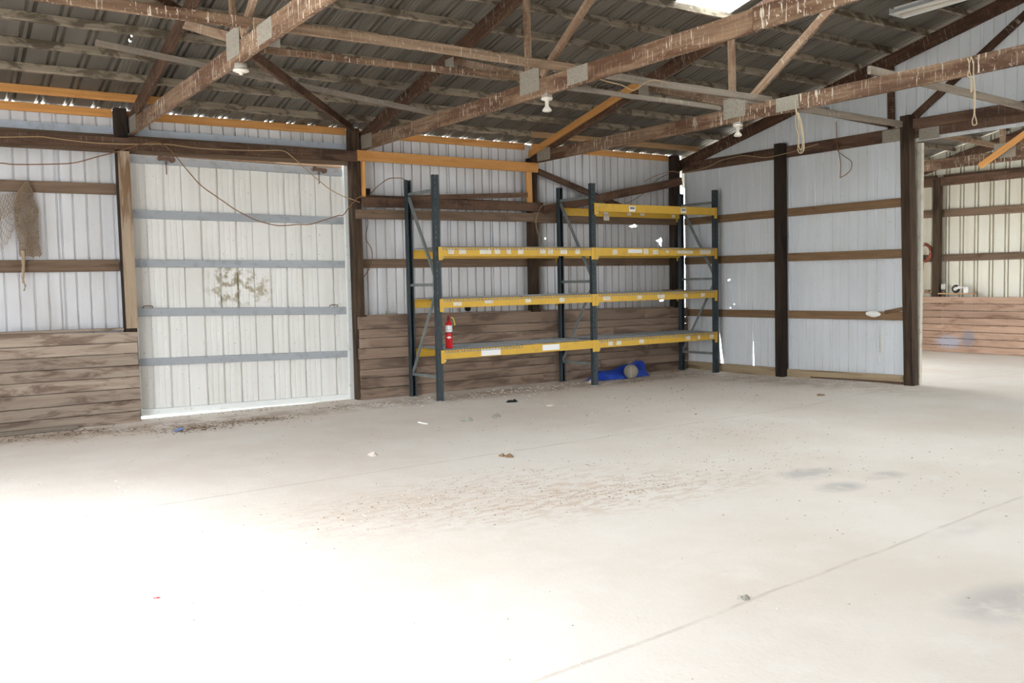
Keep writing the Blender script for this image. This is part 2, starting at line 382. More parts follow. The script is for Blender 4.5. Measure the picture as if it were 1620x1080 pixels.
def panel(name, prof, z0, ztop, place, mat, parent, holes=(), **kw):
    """one corrugated sheet: prof is (u, depth) across, z0(u)..ztop(u) up, place(u, d, z) puts it in the room"""
    us = list(prof)
    hs = [h for h in holes if any(prof[0][0] < p[0] < prof[-1][0] for p in h)]
    if hs:
        step = .006; ex = []
        for h in hs:
            u = min(p[0] for p in h) - .01
            while u < max(p[0] for p in h) + .01: ex.append(u); u += step
        for u in ex:
            if prof[0][0] < u < prof[-1][0]:
                for a, b2 in zip(prof, prof[1:]):
                    if a[0] <= u <= b2[0]: us.append((u, a[1]+(b2[1]-a[1])*(u-a[0])/max(1e-9, b2[0]-a[0]))); break
        us = sorted(set(us))
    zs = [0.0, 1.0]; absz = []
    if hs:
        for h in hs:
            z = min(p[1] for p in h) - .01
            while z < max(p[1] for p in h) + .01: absz.append(z); z += .008
        absz = sorted(absz)
    v = []; rows = []
    levels = [('lo', 0)] + [('z', z) for z in absz] + [('hi', 0)]
    for kind_, z in levels:
        row = []
        for u, d in us:
            zz = z0(u) if kind_ == 'lo' else (ztop(u) if kind_ == 'hi' else z)
            row.append(len(v)); v.append((u, d, zz))
        rows.append(row)
    f = []
    for r0, r1 in zip(rows, rows[1:]):
        for i in range(len(us)-1):
            cu = (us[i][0]+us[i+1][0])/2; cz = (v[r0[i]][2]+v[r1[i+1]][2])/2
            if hs and any(inpoly(cu, cz, h) for h in hs): continue
            f.append((r0[i], r0[i+1], r1[i+1], r1[i]))
    v = [tuple(W[parent].inverted() @ Vector(place(*p))) for p in v]
    return link(name, mesh(name, v, f), mat, parent, W[parent], **kw)

# ================================================================== BACK WALL (long eave wall)
wall_back = empty('wall_back', (4.2, YB, 0), kind='structure')
PH = 6.34; SEAM = .775
back_holes = [
    [(10.78, 2.585), (10.87, 2.60), (10.89, 2.64), (10.93, 2.625), (10.915, 2.60), (10.98, 2.595), (10.93, 2.575), (10.86, 2.565), (10.80, 2.57)],
    [(11.40, 2.34), (11.47, 2.345), (11.53, 2.39), (11.56, 2.33), (11.53, 2.29), (11.545, 2.23), (11.50, 2.26), (11.48, 2.315)],
    [(11.47, 1.25), (11.53, 1.275), (11.55, 1.26), (11.60, 1.275), (11.575, 1.245), (11.50, 1.235)],
    [(9.96, 2.345), (9.985, 2.35), (9.99, 2.37), (9.965, 2.37)], [(8.93, 2.34), (8.955, 2.34), (8.955, 2.365), (8.93, 2.365)],
]
def backplace(u, d, z): return (u, 12.235+d, z)
n0 = math.floor((-1.72-PH)/SEAM); x = PH+n0*SEAM
while x < 12.02:
    a, b_ = max(x, -1.72), min(x+SEAM, 12.03)
    for lo, hi in ([(a, b_)] if (b_ <= 2.47 or a >= 5.45) else ([(a, min(b_, 2.47))] if a < 2.47 else []) + ([(max(a, 5.45), b_)] if b_ > 5.45 else [])):
        if hi-lo > .02: panel('siding_panel', rib_profile(lo, hi, .155, 'single', PH), lambda u: -.05, lambda u: 3.862, backplace, 'siding', wall_back, back_holes)
    lo, hi = max(a, 2.47), min(b_, 5.45)
    if hi-lo > .02: panel('siding_panel', rib_profile(lo, hi, .155, 'single', PH), lambda u: 3.55, lambda u: 3.862, backplace, 'siding', wall_back)
    x += SEAM
# wainscot planks, each its own board
def plankrow(xa, xb, za, zb, ht_a, ht_b, mat, parent=wall_back, y=12.02, th=.04, jit=.004):
    """one wall board whose lower edge runs za..zb and whose face is about ht tall (a small gap is left at the joint)"""
    b = MB(); g = .0032; j = random.uniform(-jit, jit); c_ = .004
    P = [(xa, za+g), (xb, zb+g), (xb, zb+ht_b-g), (xa, za+ht_a-g)]
    y0 = y-th/2+j; y1 = y+th/2
    v = [(p[0], y0+c_, p[1]) for p in P] + [(p[0], y1, p[1]) for p in P]
    ins = [(xa+c_, za+g+c_), (xb-c_, zb+g+c_), (xb-c_, zb+ht_b-g-c_), (xa+c_, za+ht_a-g-c_)]
    v += [(p[0], y0, p[1]) for p in ins]
    o_ = Vector(((xa+xb)/2, y, (za+zb)/2)); mw = Matrix.Translation(o_)
    v = [(p[0]-o_.x, p[1]-o_.y, p[2]-o_.z) for p in v]
    f = [(8, 9, 10, 11)] + [(i, (i+1) % 4, 8+(i+1) % 4, 8+i) for i in range(4)] + [(i+4, (i+1) % 4+4, (i+1) % 4, i) for i in range(4)] + [(7, 6, 5, 4)]
    return link('plank', mesh('plank', v, f), mat, parent, mw)
LZ = [1.173, 1.006, .867, .721, .583, .436, .275, .136, -.02]; RZ = [1.126, .997, .863, .713, .571, .427, .284, .141, -.02]
for i in range(8):
    s = (RZ[i]-LZ[i])/(2.47-.96); s2 = (RZ[i+1]-LZ[i+1])/(2.47-.96)
    xj = .1 - .12*(i % 3)
    for xa, xb in ((xj, 2.475+random.uniform(-.012, .004)), (-1.66, xj-.004)):
        za = LZ[i+1]+s2*(xa-.96); zb = LZ[i+1]+s2*(xb-.96); ta = LZ[i]+s*(xa-.96); tb = LZ[i]+s*(xb-.96)
        plankrow(xa, xb, za, zb, ta-za, tb-zb, 'plank')
MZ = [1.193, 1.01, .882, .736, .58, .433, .305, .157, -.03]
for i in range(8):
    dl = -.012
    def ez(zv, xx, top=False): return zv + dl*(xx-5.77)*(zv/1.2 if zv > .1 else 0)
    js = [5.455+random.uniform(-.01, .02), {0: 10.9, 1: 9.0, 2: 10.2, 3: 8.6, 4: 11.0, 5: 8.9, 6: 9.9, 7: 8.7}[i], 11.97]
    for xa, xb in zip(js, js[1:]):
        xb2 = xb-.004
        plankrow(xa, xb2, ez(MZ[i+1], xa), ez(MZ[i+1], xb2), ez(MZ[i], xa)-ez(MZ[i+1], xa), ez(MZ[i], xb2)-ez(MZ[i+1], xb2), 'plank_d', jit=.006)
# ledger caps on top of the planks
lumber('cap_board', (-1.65, 12.085, 1.195), (2.32, 12.085, 1.165), .10, .03, 'plank', wall_back)
lumber('cap_board', (5.6, 12.1, 1.2), (8.5, 12.1, 1.165), .10, .03, 'plank_d', wall_back)
lumber('cap_board', (8.7, 12.1, 1.165), (11.66, 12.1, 1.125), .10, .03, 'plank_d', wall_back)
# girts
for xa, xb in ((-1.64, 2.33),):
    lumber('girt', (xa, 12.205, 2.885), (xb, 12.205, 2.895), .04, .135, 'girt', wall_back)
    lumber('girt', (xa, 12.205, 1.945), (xb, 12.205, 1.955), .04, .145, 'girt', wall_back)
for xa, xb in ((5.58, 8.56), (8.68, 11.7)):
    lumber('girt', (xa, 12.205, 1.955), (xb, 12.205, 1.955), .04, .13, 'girt', wall_back)
# header over the door and left bay: outer plank, inner plank, flashing of the door track
lumber('header_plank', (-1.65, 12.165, 3.44), (5.43, 12.165, 3.455), .045, .22, 'girt', wall_back)
lumber('header_plank', (-1.65, 11.985, 3.41), (1.1, 11.985, 3.418), .045, .143, 'darkgirt', wall_back)
lumber('header_plank', (1.104, 11.985, 3.418), (5.50, 11.985, 3.458), .045, .143, 'darkgirt', wall_back)
b = MB(); b.box((-1.65, 12.195, 3.565), (5.43, 12.23, 3.655)); b.make('track_flashing', 'flash', wall_back)
# old headers of the middle bay: dark plank over a paler one
lumber('header_plank', (5.56, 11.99, 2.825), (8.72, 11.99, 2.845), .045, .14, 'darkgirt', wall_back, seg=6, warp=.012)
lumber('header_plank', (5.47, 12.035, 2.655), (8.55, 12.035, 2.672), .04, .135, 'girt', wall_back)
lumber('header_plank', (8.552, 12.035, 2.672), (11.72, 12.035, 2.69), .04, .17, 'girt', wall_back)
lumber('header_plank', (5.6, 12.14, 2.905), (8.5, 12.14, 2.895), .04, .07, 'darkgirt', wall_back)
# new orange eave girts (each bay its own piece) and plain ones west of the frame
for xa, xb, za, zb in ((-1.62, 2.33, 3.81, 3.824), (2.48, 5.43, 3.815, 3.83), (5.58, 8.53, 3.816, 3.816), (8.68, 11.68, 3.823, 3.81)):
    lumber('eave_girt', (xa, 12.205, za), (xb, 12.205, zb), .04, .10, 'new', wall_back, label='new orange eave girt')
# fresh orange header over the rack bay with its two studs, nailed to the posts
hd = empty('header_frame', (7.05, 11.96, 2.9), label='new orange plank frame nailed across two posts above the left half of the rack', cat='wood frame')
lumber('header_board', (5.49, 11.965, 3.47), (8.62, 11.965, 3.456), .035, .15, 'new', hd)
lumber('stud', (5.60, 12.03, 2.90), (5.602, 12.03, 3.395), .09, .04, 'new', hd, up=(1, 0, 0))
lumber('stud', (8.46, 11.985, 2.905), (8.452, 11.985, 3.38), .036, .105, 'new', hd, up=(1, 0, 0))

# ------------------------------------------------------------------ sliding door
door = empty('door_1', (3.95, 12.3, 0), kind='structure')
def doorplace(u, d, z): return (u, 12.325+d, z)
x = 2.245
while x < 5.80:
    lo, hi = max(x, 2.36), min(x+.919, 5.80)
    panel('door_sheet', rib_profile(lo, hi, .2298, 'door', 2.703), lambda u: .028-.012*(u-2.5), lambda u: 3.47, doorplace, 'doorsheet', door)
    x += .919
for za, zb, h in ((3.295, 3.255, .10), (2.60, 2.573, .105), (1.978, 1.95, .10), (1.362, 1.283, .105), (.72, .655, .095)):
    lumber('door_rail', (2.37, 12.30, za+.004), (5.40, 12.30, zb), .045, h, 'steelgirt', door)
lumber('bottom_rail', (2.37, 12.30, .072), (5.40, 12.30, .03), .05, .085, 'whitemetal', door)
lumber('door_stile', (2.46, 12.315, .08), (2.46, 12.315, 3.35), .03, .16, 'doorsheet', door, up=(1, 0, 0))
lumber('door_stile', (5.415, 12.235, .0), (5.425, 12.235, 3.40), .05, .07, 'whitemetal', door, up=(1, 0, 0), label='white channel at the door edge')
lumber('track_lip', (2.36, 12.30, 3.375), (5.42, 12.30, 3.34), .04, .035, 'jamb', door)
for px, py in ((263, 252), (505, 269)):
    p = atY(px, py, 12.24); h = empty('hanger', p, parent=door)
    b = MB(); b.box((p.x-.05, 12.225, p.z-.012), (p.x+.05, 12.27, p.z+.03))
    for s in (-.075, .075): b.lathe([(0, -.03), (.034, -.03), (.034, .02), (.02, .025), (0, .025)], (p.x+s, 12.245, p.z+.004-s*.15), 14, 'y')
    b.make('trolley', 'rust', h)
    b = MB(); b.lathe([(0, -.19), (.007, -.19), (.007, -.06), (.013, -.06), (.013, -.03), (.007, -.03), (.007, 0)], (p.x, 12.255, p.z), 8); b.make('bolt', 'rust', h)
for px, py in ((234, 486), (528, 484)):
    p = atY(px, py, 12.26)
    b = MB(); b.tube(smooth_path([(p.x-.055, 12.29, p.z-.02), (p.x-.05, 12.25, p.z+.015), (p.x+.05, 12.25, p.z+.015), (p.x+.055, 12.29, p.z-.02)], 4), .006); b.make('door_handle', 'rust', door, True)

# ================================================================== POSTS
def post(x0, x1, y0, y1, z1, label, mat='dark', lean=(0, 0), z0=-.06):
    xc, yc = (x0+x1)/2, (y0+y1)/2
    return lumber('wooden_post', (xc+lean[0], yc+lean[1], z0), (xc, yc, z1), y1-y0, x1-x0, mat, up=(1, 0, 0), seg=6, warp=.006, label=label, cat='post')
pa = post(2.335, 2.475, 12.042, 12.18, 3.87, 'black-topped post at the left jamb of the white sliding door', 'tarred')
lumber('jamb_plank', (2.415, 12.022, 1.172), (2.408, 12.022, 3.345), .035, .135, 'jamb', pa, up=(1, 0, 0), label='pale streaked face plank')
post(5.43, 5.575, 12.042, 12.18, 3.86, 'dark post between the white sliding door and the rack')
post(8.53, 8.668, 12.042, 12.18, 3.62, 'dark post behind the middle upright of the rack')
post(11.68, 11.82, 12.042, 12.18, 3.85, 'dark corner post behind the right end of the rack', 'tarred')
post(11.825, 11.965, 9.775, 9.92, 3.77, 'dark post standing alone in the middle of the gable wall', 'tarred', lean=(.02, -.01))
post(11.825, 11.965, 7.56, 7.70, 3.86, 'dark cracked post at the edge of the wide opening', lean=(.06, -.06))
post(18.13, 18.24, 10.87, 11.02, 3.60, 'dark post on the far wall of the second room beyond the opening')

# ================================================================== GABLE WALL (right)
wall_right = empty('wall_right', (XG, 9.8, 0), kind='structure')
gable_holes = [
    [(11.30, .70), (11.275, .13), (11.20, .13), (11.26, .45)],
    [(10.535, .56), (10.545, .13), (10.505, .13), (10.52, .4)],
    [(8.127, .90), (8.133, .50), (8.110, .49), (8.113, .7)], [(8.126, .43), (8.13, .36), (8.114, .36)],
    [(11.09, 1.585), (11.04, 1.60), (11.045, 1.62), (11.10, 1.605)], [(10.99, 1.185), (10.94, 1.17), (10.945, 1.195)], [(11.07, 1.12), (11.02, 1.105), (11.03, 1.125)],
]
def gplace(u, d, z): return (12.03+d, u, z)
GP = 8.19; x = GP + math.floor((-2.4-GP)/SEAM)*SEAM
while x < 12.13:
    a, b_ = max(x, -2.4), min(x+SEAM, 12.13)
    prof = rib_profile(a, b_, .155, 'single', GP, .010); top = lambda u: roofz(u)-.10
    if a >= 7.6: panel('siding_panel', prof, lambda u: .0, top, gplace, 'gable', wall_right, gable_holes)
    elif b_ <= 1.0: panel('siding_panel', prof, lambda u: -.05, top, gplace, 'gable', wall_right)
    elif a < 7.6 < b_:
        panel('siding_panel', rib_profile(7.6, b_, .155, 'single', GP, .010), lambda u: .0, top, gplace, 'gable', wall_right, gable_holes)
        panel('siding_panel', rib_profile(a, 7.6, .155, 'single', GP, .010), lambda u: 3.5, top, gplace, 'gable', wall_right)
    else: panel('siding_panel', prof, lambda u: 3.5, top, gplace, 'gable', wall_right)
    x += SEAM
for za, zb, h in ((2.67, 2.67, .128), (1.96, 1.94, .13), (1.02, 1.043, .125)):
    for ya, yb, t0, t1 in ((12.1, 9.93, 0, .37), (9.77, 7.70, .40, 1)):
        lumber('girt', (12.0, ya, za+(zb-za)*t0), (12.0, yb, za+(zb-za)*t1), .035, h, 'ggirt', wall_right)
lumber('skirt_board', (11.99, 12.1, .055), (11.99, 9.93, .07), .04, .16, 'base', wall_right)
lumber('skirt_board', (11.985, 9.77, .075), (11.985, 7.70, .125), .04, .13, 'base', wall_right)
lumber('skirt_board', (11.965, 9.3, .02), (11.96, 7.70, .06), .03, .07, 'darkgirt', wall_right)
lumber('header_plank', (11.93, 7.55, 3.735), (11.93, 1.0, 3.70), .04, .14, 'darkgirt', wall_right)
lumber('wedge_board', (11.965, 8.0, 1.095), (11.965, 7.70, 1.15), .02, .05, 'ggirt', wall_right)
M['trim'] = plain('weathered_corner_trim', (188, 182, 168), .6, dirt=(150, 136, 112), scale=8)
b = MB(); b.box((12.05, 7.50, .03), (12.11, 7.60, 3.48)); b.make('trim_1', 'trim', kind='structure')

# ================================================================== ROOF
ceiling = empty('ceiling', (7.2, 4.9, 3.9), kind='structure')
def slab_place(u, d, z):       # z here is the y coordinate along the slope
    return (u, z, roofz(z)+d)
win = empty('window_1', (8.2, 6.7, roofz(6.7)), kind='structure')
x = 7.75 - .9255*10
while x < 18.6:
    a, b_ = x, min(x+.9255, 18.7)
    prof = rib_profile(a, b_, .3085, 'roof' if x > 1.9 else 'rooff', 1.23)
    if abs(x-7.75) < .01:
        panel('roof_panel', prof, lambda u: 7.99, lambda u: 12.262, slab_place, 'roof', ceiling)
        panel('skylight_panel', prof, lambda u: 5.5, lambda u: 7.99, slab_place, 'skylight', win)
        panel('roof_panel', prof, lambda u: 4.9, lambda u: 5.5, slab_place, 'roof', ceiling)
    elif min(abs(x-q) for q in (7.75+.9255*8,)) < .01:
        panel('roof_panel', prof, lambda u: 6.6, lambda u: 12.262, slab_place, 'roof', ceiling)
        panel('skylight_panel', prof, lambda u: 5.0, lambda u: 6.6, slab_place, 'skylight', win)  # added skylight out of view, put in to brighten the annex floor
        panel('roof_panel', prof, lambda u: 4.9, lambda u: 5.0, slab_place, 'roof', ceiling)
    else:
        pin = []
        for px, py in ((207.5, 57.5), (205.5, 65.5)):     # two nail holes that let the sky through
            d = ray(px, py); t = (3.93+SLOPE*12-1.66)/(d.z+SLOPE*d.y); q = EYE+d*t
            pin.append([(q.x-.011, q.y-.012), (q.x+.011, q.y-.012), (q.x+.011, q.y+.012), (q.x-.011, q.y+.012)])
        panel('roof_panel', prof, lambda u: 4.9, lambda u: 12.262, slab_place, 'roof', ceiling, pin)
    if min(abs(x-q) for q in (7.75-.9255*3, 7.75, 7.75+.9255*7)) < .01:
        panel('roof_panel', prof, lambda u: -2.9, lambda u: 1.0, slab_place, 'roof', ceiling)
        panel('skylight_panel', prof, lambda u: 1.0, lambda u: 4.4, slab_place, 'skylight', win)  # unseen south-slope skylights, added to throw more light down on the floor
        panel('roof_panel', prof, lambda u: 4.4, lambda u: 4.9, slab_place, 'roof', ceiling)
    else: panel('roof_panel', prof, lambda u: -2.9, lambda u: 4.9, slab_place, 'roof', ceiling)
    x += .9255
# purlins run the length of the building in bay-long pieces
y = 12.305; n = 0
while y > -2.4:
    z = roofz(y)-.047
    if n > 0:
        for xa, xb in ((-1.75, 2.56), (2.56, 5.66), (5.66, 8.72), (8.72, 11.99), (11.99, 18.5)):
            mt = 'purlin'
            kw = {}
            if n == 1 and xa < 0: mt = 'new'; kw = dict(label='new orange purlin')
            if n == 1 and xa == 2.56: pass
            if n == 1 and xa in (8.72,): mt = 'newish'; kw = dict(label='tan newer purlin')
            o1, o2 = (xa+.0, xb-.006)
            if n == 1 and xb == 2.56: o2 = 3.0
            if n == 1 and xa == 2.56: o1 = 3.006
            if n == 1 and xb == 8.72: o2 = 8.35
            if n == 1 and xa == 8.72: o1 = 8.356
            lumber('purlin', (o1, y, z), (o2, y, z), .04, .092, mt, ceiling, up=(0, SLOPE if y > 4.9 else -SLOPE, 1), seg=4, warp=.008, **kw)
    y -= .545; n += 1
# ------------------------------------------------------------------ trusses
def truss(xc, label, dzt=0.0, wy=.09, plates=True, mc='chord', mw_='webs', mr='rafter', heel=True):
    t = empty('roof_truss', (xc, 4.9, 3.55+dzt), label=label, cat='truss')
    T = .042; zb = 3.64+dzt
    lumber('bottom_chord', (xc, 12.12, zb), (xc, 4.9, zb-.004), T, .18, mc, t, seg=5, warp=.006)
    lumber('bottom_chord', (xc, 4.895, zb-.004), (xc, -2.3, zb), T, .18, mc, t, seg=5, warp=.006)
    zc = lambda y: roofz(y)-.095-.095+dzt
    up = (0, SLOPE, 1)
    lumber('top_chord', (xc, 12.3, zc(12.3)), (xc, 4.9, zc(4.9)), T, .185, mr, t, up=(0, .235, 1))
    lumber('top_chord', (xc, 4.9, zc(4.9)), (xc, -2.5, zc(-2.5)), T, .185, mr, t, up=(0, -.235, 1))
    def web(p, q, h=wy, m_=mw_):
        lumber('web', (xc, p[0], p[1]+dzt), (xc, q[0], q[1]+dzt), T*.9, h, m_, t, up=(0, 0, 1) if abs(p[0]-q[0]) > .1 else (0, 1, 0))
    web((7.9, 3.78), (9.55, 4.30), wy, mw_)
    web((7.93, 3.70), (7.95, roofz(7.95)-.27), wy)
    web((7.70, 3.76), (5.75, 5.10), wy)
    web((1.9, 3.76), (.25, 4.30)); web((1.87, 3.70), (1.85, roofz(1.85)-.27)); web((2.1, 3.76), (4.05, 5.10))
    if plates:
        sgn = -1
        def plate(y0, y1, z0, z1, name='gusset_plate', sk=0):
            for sd in (-1, 1):
                b = MB(); x0 = xc + sd*(T/2+.001); x1 = xc + sd*(T/2+.006)
                v = [(x0, y0, z0), (x0, y1, z0+sk), (x0, y1, z1+sk), (x0, y0, z1), (x1, y0, z0), (x1, y1, z0+sk), (x1, y1, z1+sk), (x1, y0, z1)]
                b.add([(p[0], p[1], p[2]+dzt) for p in v], [(0, 1, 2, 3), (7, 6, 5, 4), (0, 4, 5, 1), (1, 5, 6, 2), (2, 6, 7, 3), (3, 7, 4, 0)]); b.make(name, 'gusset', t)
        plate(7.71, 8.06, 3.61, 3.85); plate(6.92, 7.24, 3.565, 3.725); (plate(9.42, 9.62, 4.16, 4.31) if xc > 3 else None)
        plate(11.70, 12.05, 3.57, 3.76); plate(2.6, 2.95, 3.565, 3.725); plate(1.75, 2.1, 3.61, 3.85)
    return t
truss(2.525, 'leftmost roof truss, its near bottom chord rising over the left jamb of the sliding door')
truss(5.62, 'middle roof truss landing on the post right of the sliding door')
tc = truss(8.70, 'roof truss landing above the middle upright of the rack with an orange board alongside', wy=.1)
td = truss(11.985, 'dark roof truss flat against the gable wall above the opening', wy=.10, plates=False, mc='darkgirt', mw_='rafter', mr='rafter')
truss(15.02, 'roof truss seen through the opening in the second room', dzt=-.12, wy=.09)
truss(18.18, 'farthest roof truss against the end wall of the second room', dzt=-.1, plates=False, mc='darkgirt', mw_='rafter')
for y0, y1, z0, z1 in ((7.72, 8.05, 3.535, 3.715), (7.18, 7.48, 3.50, 3.66)):
    b = MB(); b.box((11.947, y0, z0), (11.953, y1, z1)); b.make('gusset_plate', 'gusset', td)
lumber('sister_board', (8.655, 12.32, 3.69), (8.64, 9.56, 4.345), .038, .10, 'new', up=(0, .24, 1), label='new orange board bolted along the slope beside the third truss', cat='board')

# ------------------------------------------------------------------ braces between trusses
def brace(p, q, wd, ht, mat, label, up=(0, 0, 1), warp=.0, cat='board'):
    return lumber('brace_board', p, q, wd, ht, mat, up=up, seg=6, warp=warp, label=label, cat=cat)
brace((-.7, 7.40, 3.76), (2.50, 7.40, 3.78), .04, .09, 'chord', 'thick droppings-streaked tie board running out of the top left of the picture')
brace((2.51, 7.36, 3.775), (5.80, 7.40, 3.785), .04, .085, 'webs', 'pale upper tie board between the two left roof trusses', warp=.02)
brace((5.60, 7.46, 3.785), (8.80, 7.42, 3.755), .04, .075, 'graywood', 'upper tie board between the second and third roof trusses', warp=.015)
brace((2.51, 8.08, 3.76), (5.63, 8.08, 3.80), .04, .06, 'chord', 'streaked lower tie board between the two left roof trusses', warp=.015)
brace((5.64, 8.06, 3.76), (8.60, 8.06, 3.745), .04, .055, 'graywood', 'lower sagging tie board between the second and third roof trusses', warp=.03)
brace((1.79, 10.0, 4.12), (5.66, 10.05, 3.755), .05, .06, 'graywood', 'thin grey batten sloping across the left bay below the roof')
brace((5.43, 11.98, 3.84), (2.57, 7.75, 3.655), .04, .10, 'rafter', 'dark diagonal brace from the post right of the door across to the leftmost truss')
brace(atX(288, 21, 2.48), atY(225, -22, 8.95), .04, .10, 'rafter', 'dark diagonal sway brace in the upper left corner')
brace((8.60, 7.62, 3.77), (11.81, 7.66, 3.74), .04, .085, 'graywood', 'tie board from the third truss to the top of the post at the opening')
brace((8.52, 5.90, 3.775), (11.90, 6.0, 3.71), .04, .085, 'graywood', 'tie board from the third truss to the header above the opening')
brace((8.68, 12.03, 3.41), (10.45, 12.03, 2.89), .035, .095, 'darkgirt', 'dark knee brace sloping down to the right behind the top of the rack')
brace((8.72, 11.955, 2.79), (11.79, 11.965, 3.385), .04, .14, 'darkgirt', 'dark plank rising from the rack to the corner post', warp=.012)
brace((6.3, 11.95, 2.90), (8.40, 11.955, 3.02), .035, .075, 'darkgirt', 'dark batten lying tilted on the header behind the left rack upright')

# ================================================================== SECOND ROOM beyond the opening, and the walls behind the camera
wall_end = empty('wall_far_right', (18.3, 5, 0), kind='structure')
def eplace(u, d, z): return (18.32+d, u, z)
y = 9.875+.155-.9255*14
while y < 12.2:
    a, b_ = max(y, -2.4), min(y+.9255, 12.22)
    panel('siding_panel', rib_profile(a, b_, .309, 'pair', 9.878), lambda u: 0, lambda u: roofz(u)-.02, eplace, 'endsheet', wall_end)
    y += .9255
for ya, yb, za, zb, h, wv in ((12.1, 11.03, 3.61, 3.61, .17, .0), (10.87, 5.0, 3.60, 3.50, .18, .015), (12.1, 5.0, 2.91, 2.80, .16, .0), (12.1, 11.03, 1.96, 1.96, .15, 0), (10.87, 5.0, 1.96, 1.95, .145, 0)):
    lumber('girt', (18.28, ya, za), (18.28, yb, zb), .04, h, 'girt', wall_end, seg=8, warp=wv)
for i in range(8):
    for ya, yb in ((12.1, 7.0-.6*(i % 3)), (6.995-.6*(i % 3), -2.3)):
        lumber('plank', (18.105+random.uniform(-.005, .005), ya, .072+.144*i+.004), (18.105, yb, .072+.144*i), .035, .134, 'plank_r', wall_end)
lumber('ledge_board', (18.165, 10.86, 1.215), (18.165, 10.1, 1.215), .16, .025, 'newish', wall_end)
lumber('diagonal_brace', (14.93, 8.26, 3.39), (14.93, 7.2, 4.02), .038, .095, 'new', label='new orange diagonal board nailed to the truss of the second room', cat='board', up=(0, 0, 1))
# walls out of view
wall_front = empty('wall_front', (7, -2.42, 0), kind='structure')
def bxs(par, mat, lst):
    for a, c in lst: b = MB(); b.box(a, c); b.make('siding_panel', mat, par)
bxs(wall_front, 'siding', [((-1.80, -2.46, -.05), (12.5, -2.42, 3.9)), ((12.5, -2.46, 3.0), (17.5, -2.42, 3.9)), ((17.5, -2.46, -.05), (18.4, -2.42, 3.9))])
wall_left = empty('wall_left', (-1.72, 5, 0), kind='structure')
bxs(wall_left, 'siding', [((-1.76, 7.4, -.05), (-1.72, 12.25, 3.85)), ((-1.76, -2.4, -.05), (-1.72, 2.1, 3.85)), ((-1.76, 2.1, 3.0), (-1.72, 7.4, 3.85)), ((-1.76, -.5, 3.85), (-1.72, 10.3, 4.25)), ((-1.76, 1.5, 4.25), (-1.72, 8.3, 4.75)), ((-1.76, 3.2, 4.75), (-1.72, 6.6, 5.2))])
wall_b2 = empty('wall_back_annex', (15, 12.24, 0), kind='structure')
bxs(wall_b2, 'endsheet', [((12.06, 12.24, 3.3), (18.3, 12.28, 3.9)), ((14.3, 12.24, -.05), (18.3, 12.28, 3.3))])

# ================================================================== PALLET RACK
rack = empty('pallet_rack', (9.03, 11.5, 0), label='blue and yellow two-bay pallet rack standing along the back wall', cat='shelving')
RXS = (6.275, 9.066, 11.78); RXB = (6.242, 8.997, 11.705); YF, YR = 11.12, 11.90; RH = 3.15
def rack_post(xc, y, side):
    """C-shaped upright with a row of slots in the face turned to the aisle (side -1) or the wall (+1)"""
    b = MB(); w2 = .042; t = .004; d = .07*-side
    yo = y; yi = y + d; lo, hi = min(yo, yi), max(yo, yi)
    z0 = dz(xc, y)-.01
    b.box((xc-w2, lo, z0), (xc-w2+t, hi, RH)); b.box((xc+w2-t, lo, z0), (xc+w2, hi, RH))
    ya, yb = (y, y+t) if side < 0 else (y-t, y)
    for a, c in ((-w2+t, -.02), (-.008, w2-t)): b.box((xc+a, ya, z0), (xc+c, yb, RH))
    z = .06
    b.box((xc-.02, ya, z0), (xc-.008, yb, z))
    while z < RH-.05:
        b.box((xc-.02, ya, z+.032), (xc-.008, yb, min(z+.076, RH))); z += .076
    for s in (-1, 1): 
        xa = xc+s*(w2-t); b.box((min(xa, xa-s*.015), yi-t*.5, z0), (max(xa, xa-s*.015), yi+t*.5, RH))
    b.box((xc-.055, min(y, y+d)-.01, z0), (xc+.055, max(y, y+d)+.01, z0+.016))
    return b.make('upright', 'rackblue', rack)
for xc, xb_ in zip(RXS, RXB):
    rack_post(xc, YF, -1); rack_post(xb_, YR+.035, 1)
    for z in (.33, 1.63, 2.94):
        b = MB(); b.bar((xc, YF+.03, z), (xb_, YR, z), .035, .04); b.make('cross_brace', 'rackbrace', rack)
    b = MB(); b.bar((xb_, YR-.02, 2.90), (xc, YF+.05, 1.68), .035, .035); b.make('cross_brace', 'rackbrace', rack)
    b = MB(); b.bar((xc, YF+.05, 1.57), (xb_, YR-.02, .36), .03, .03); b.make('cross_brace', 'rackbrace', rack)
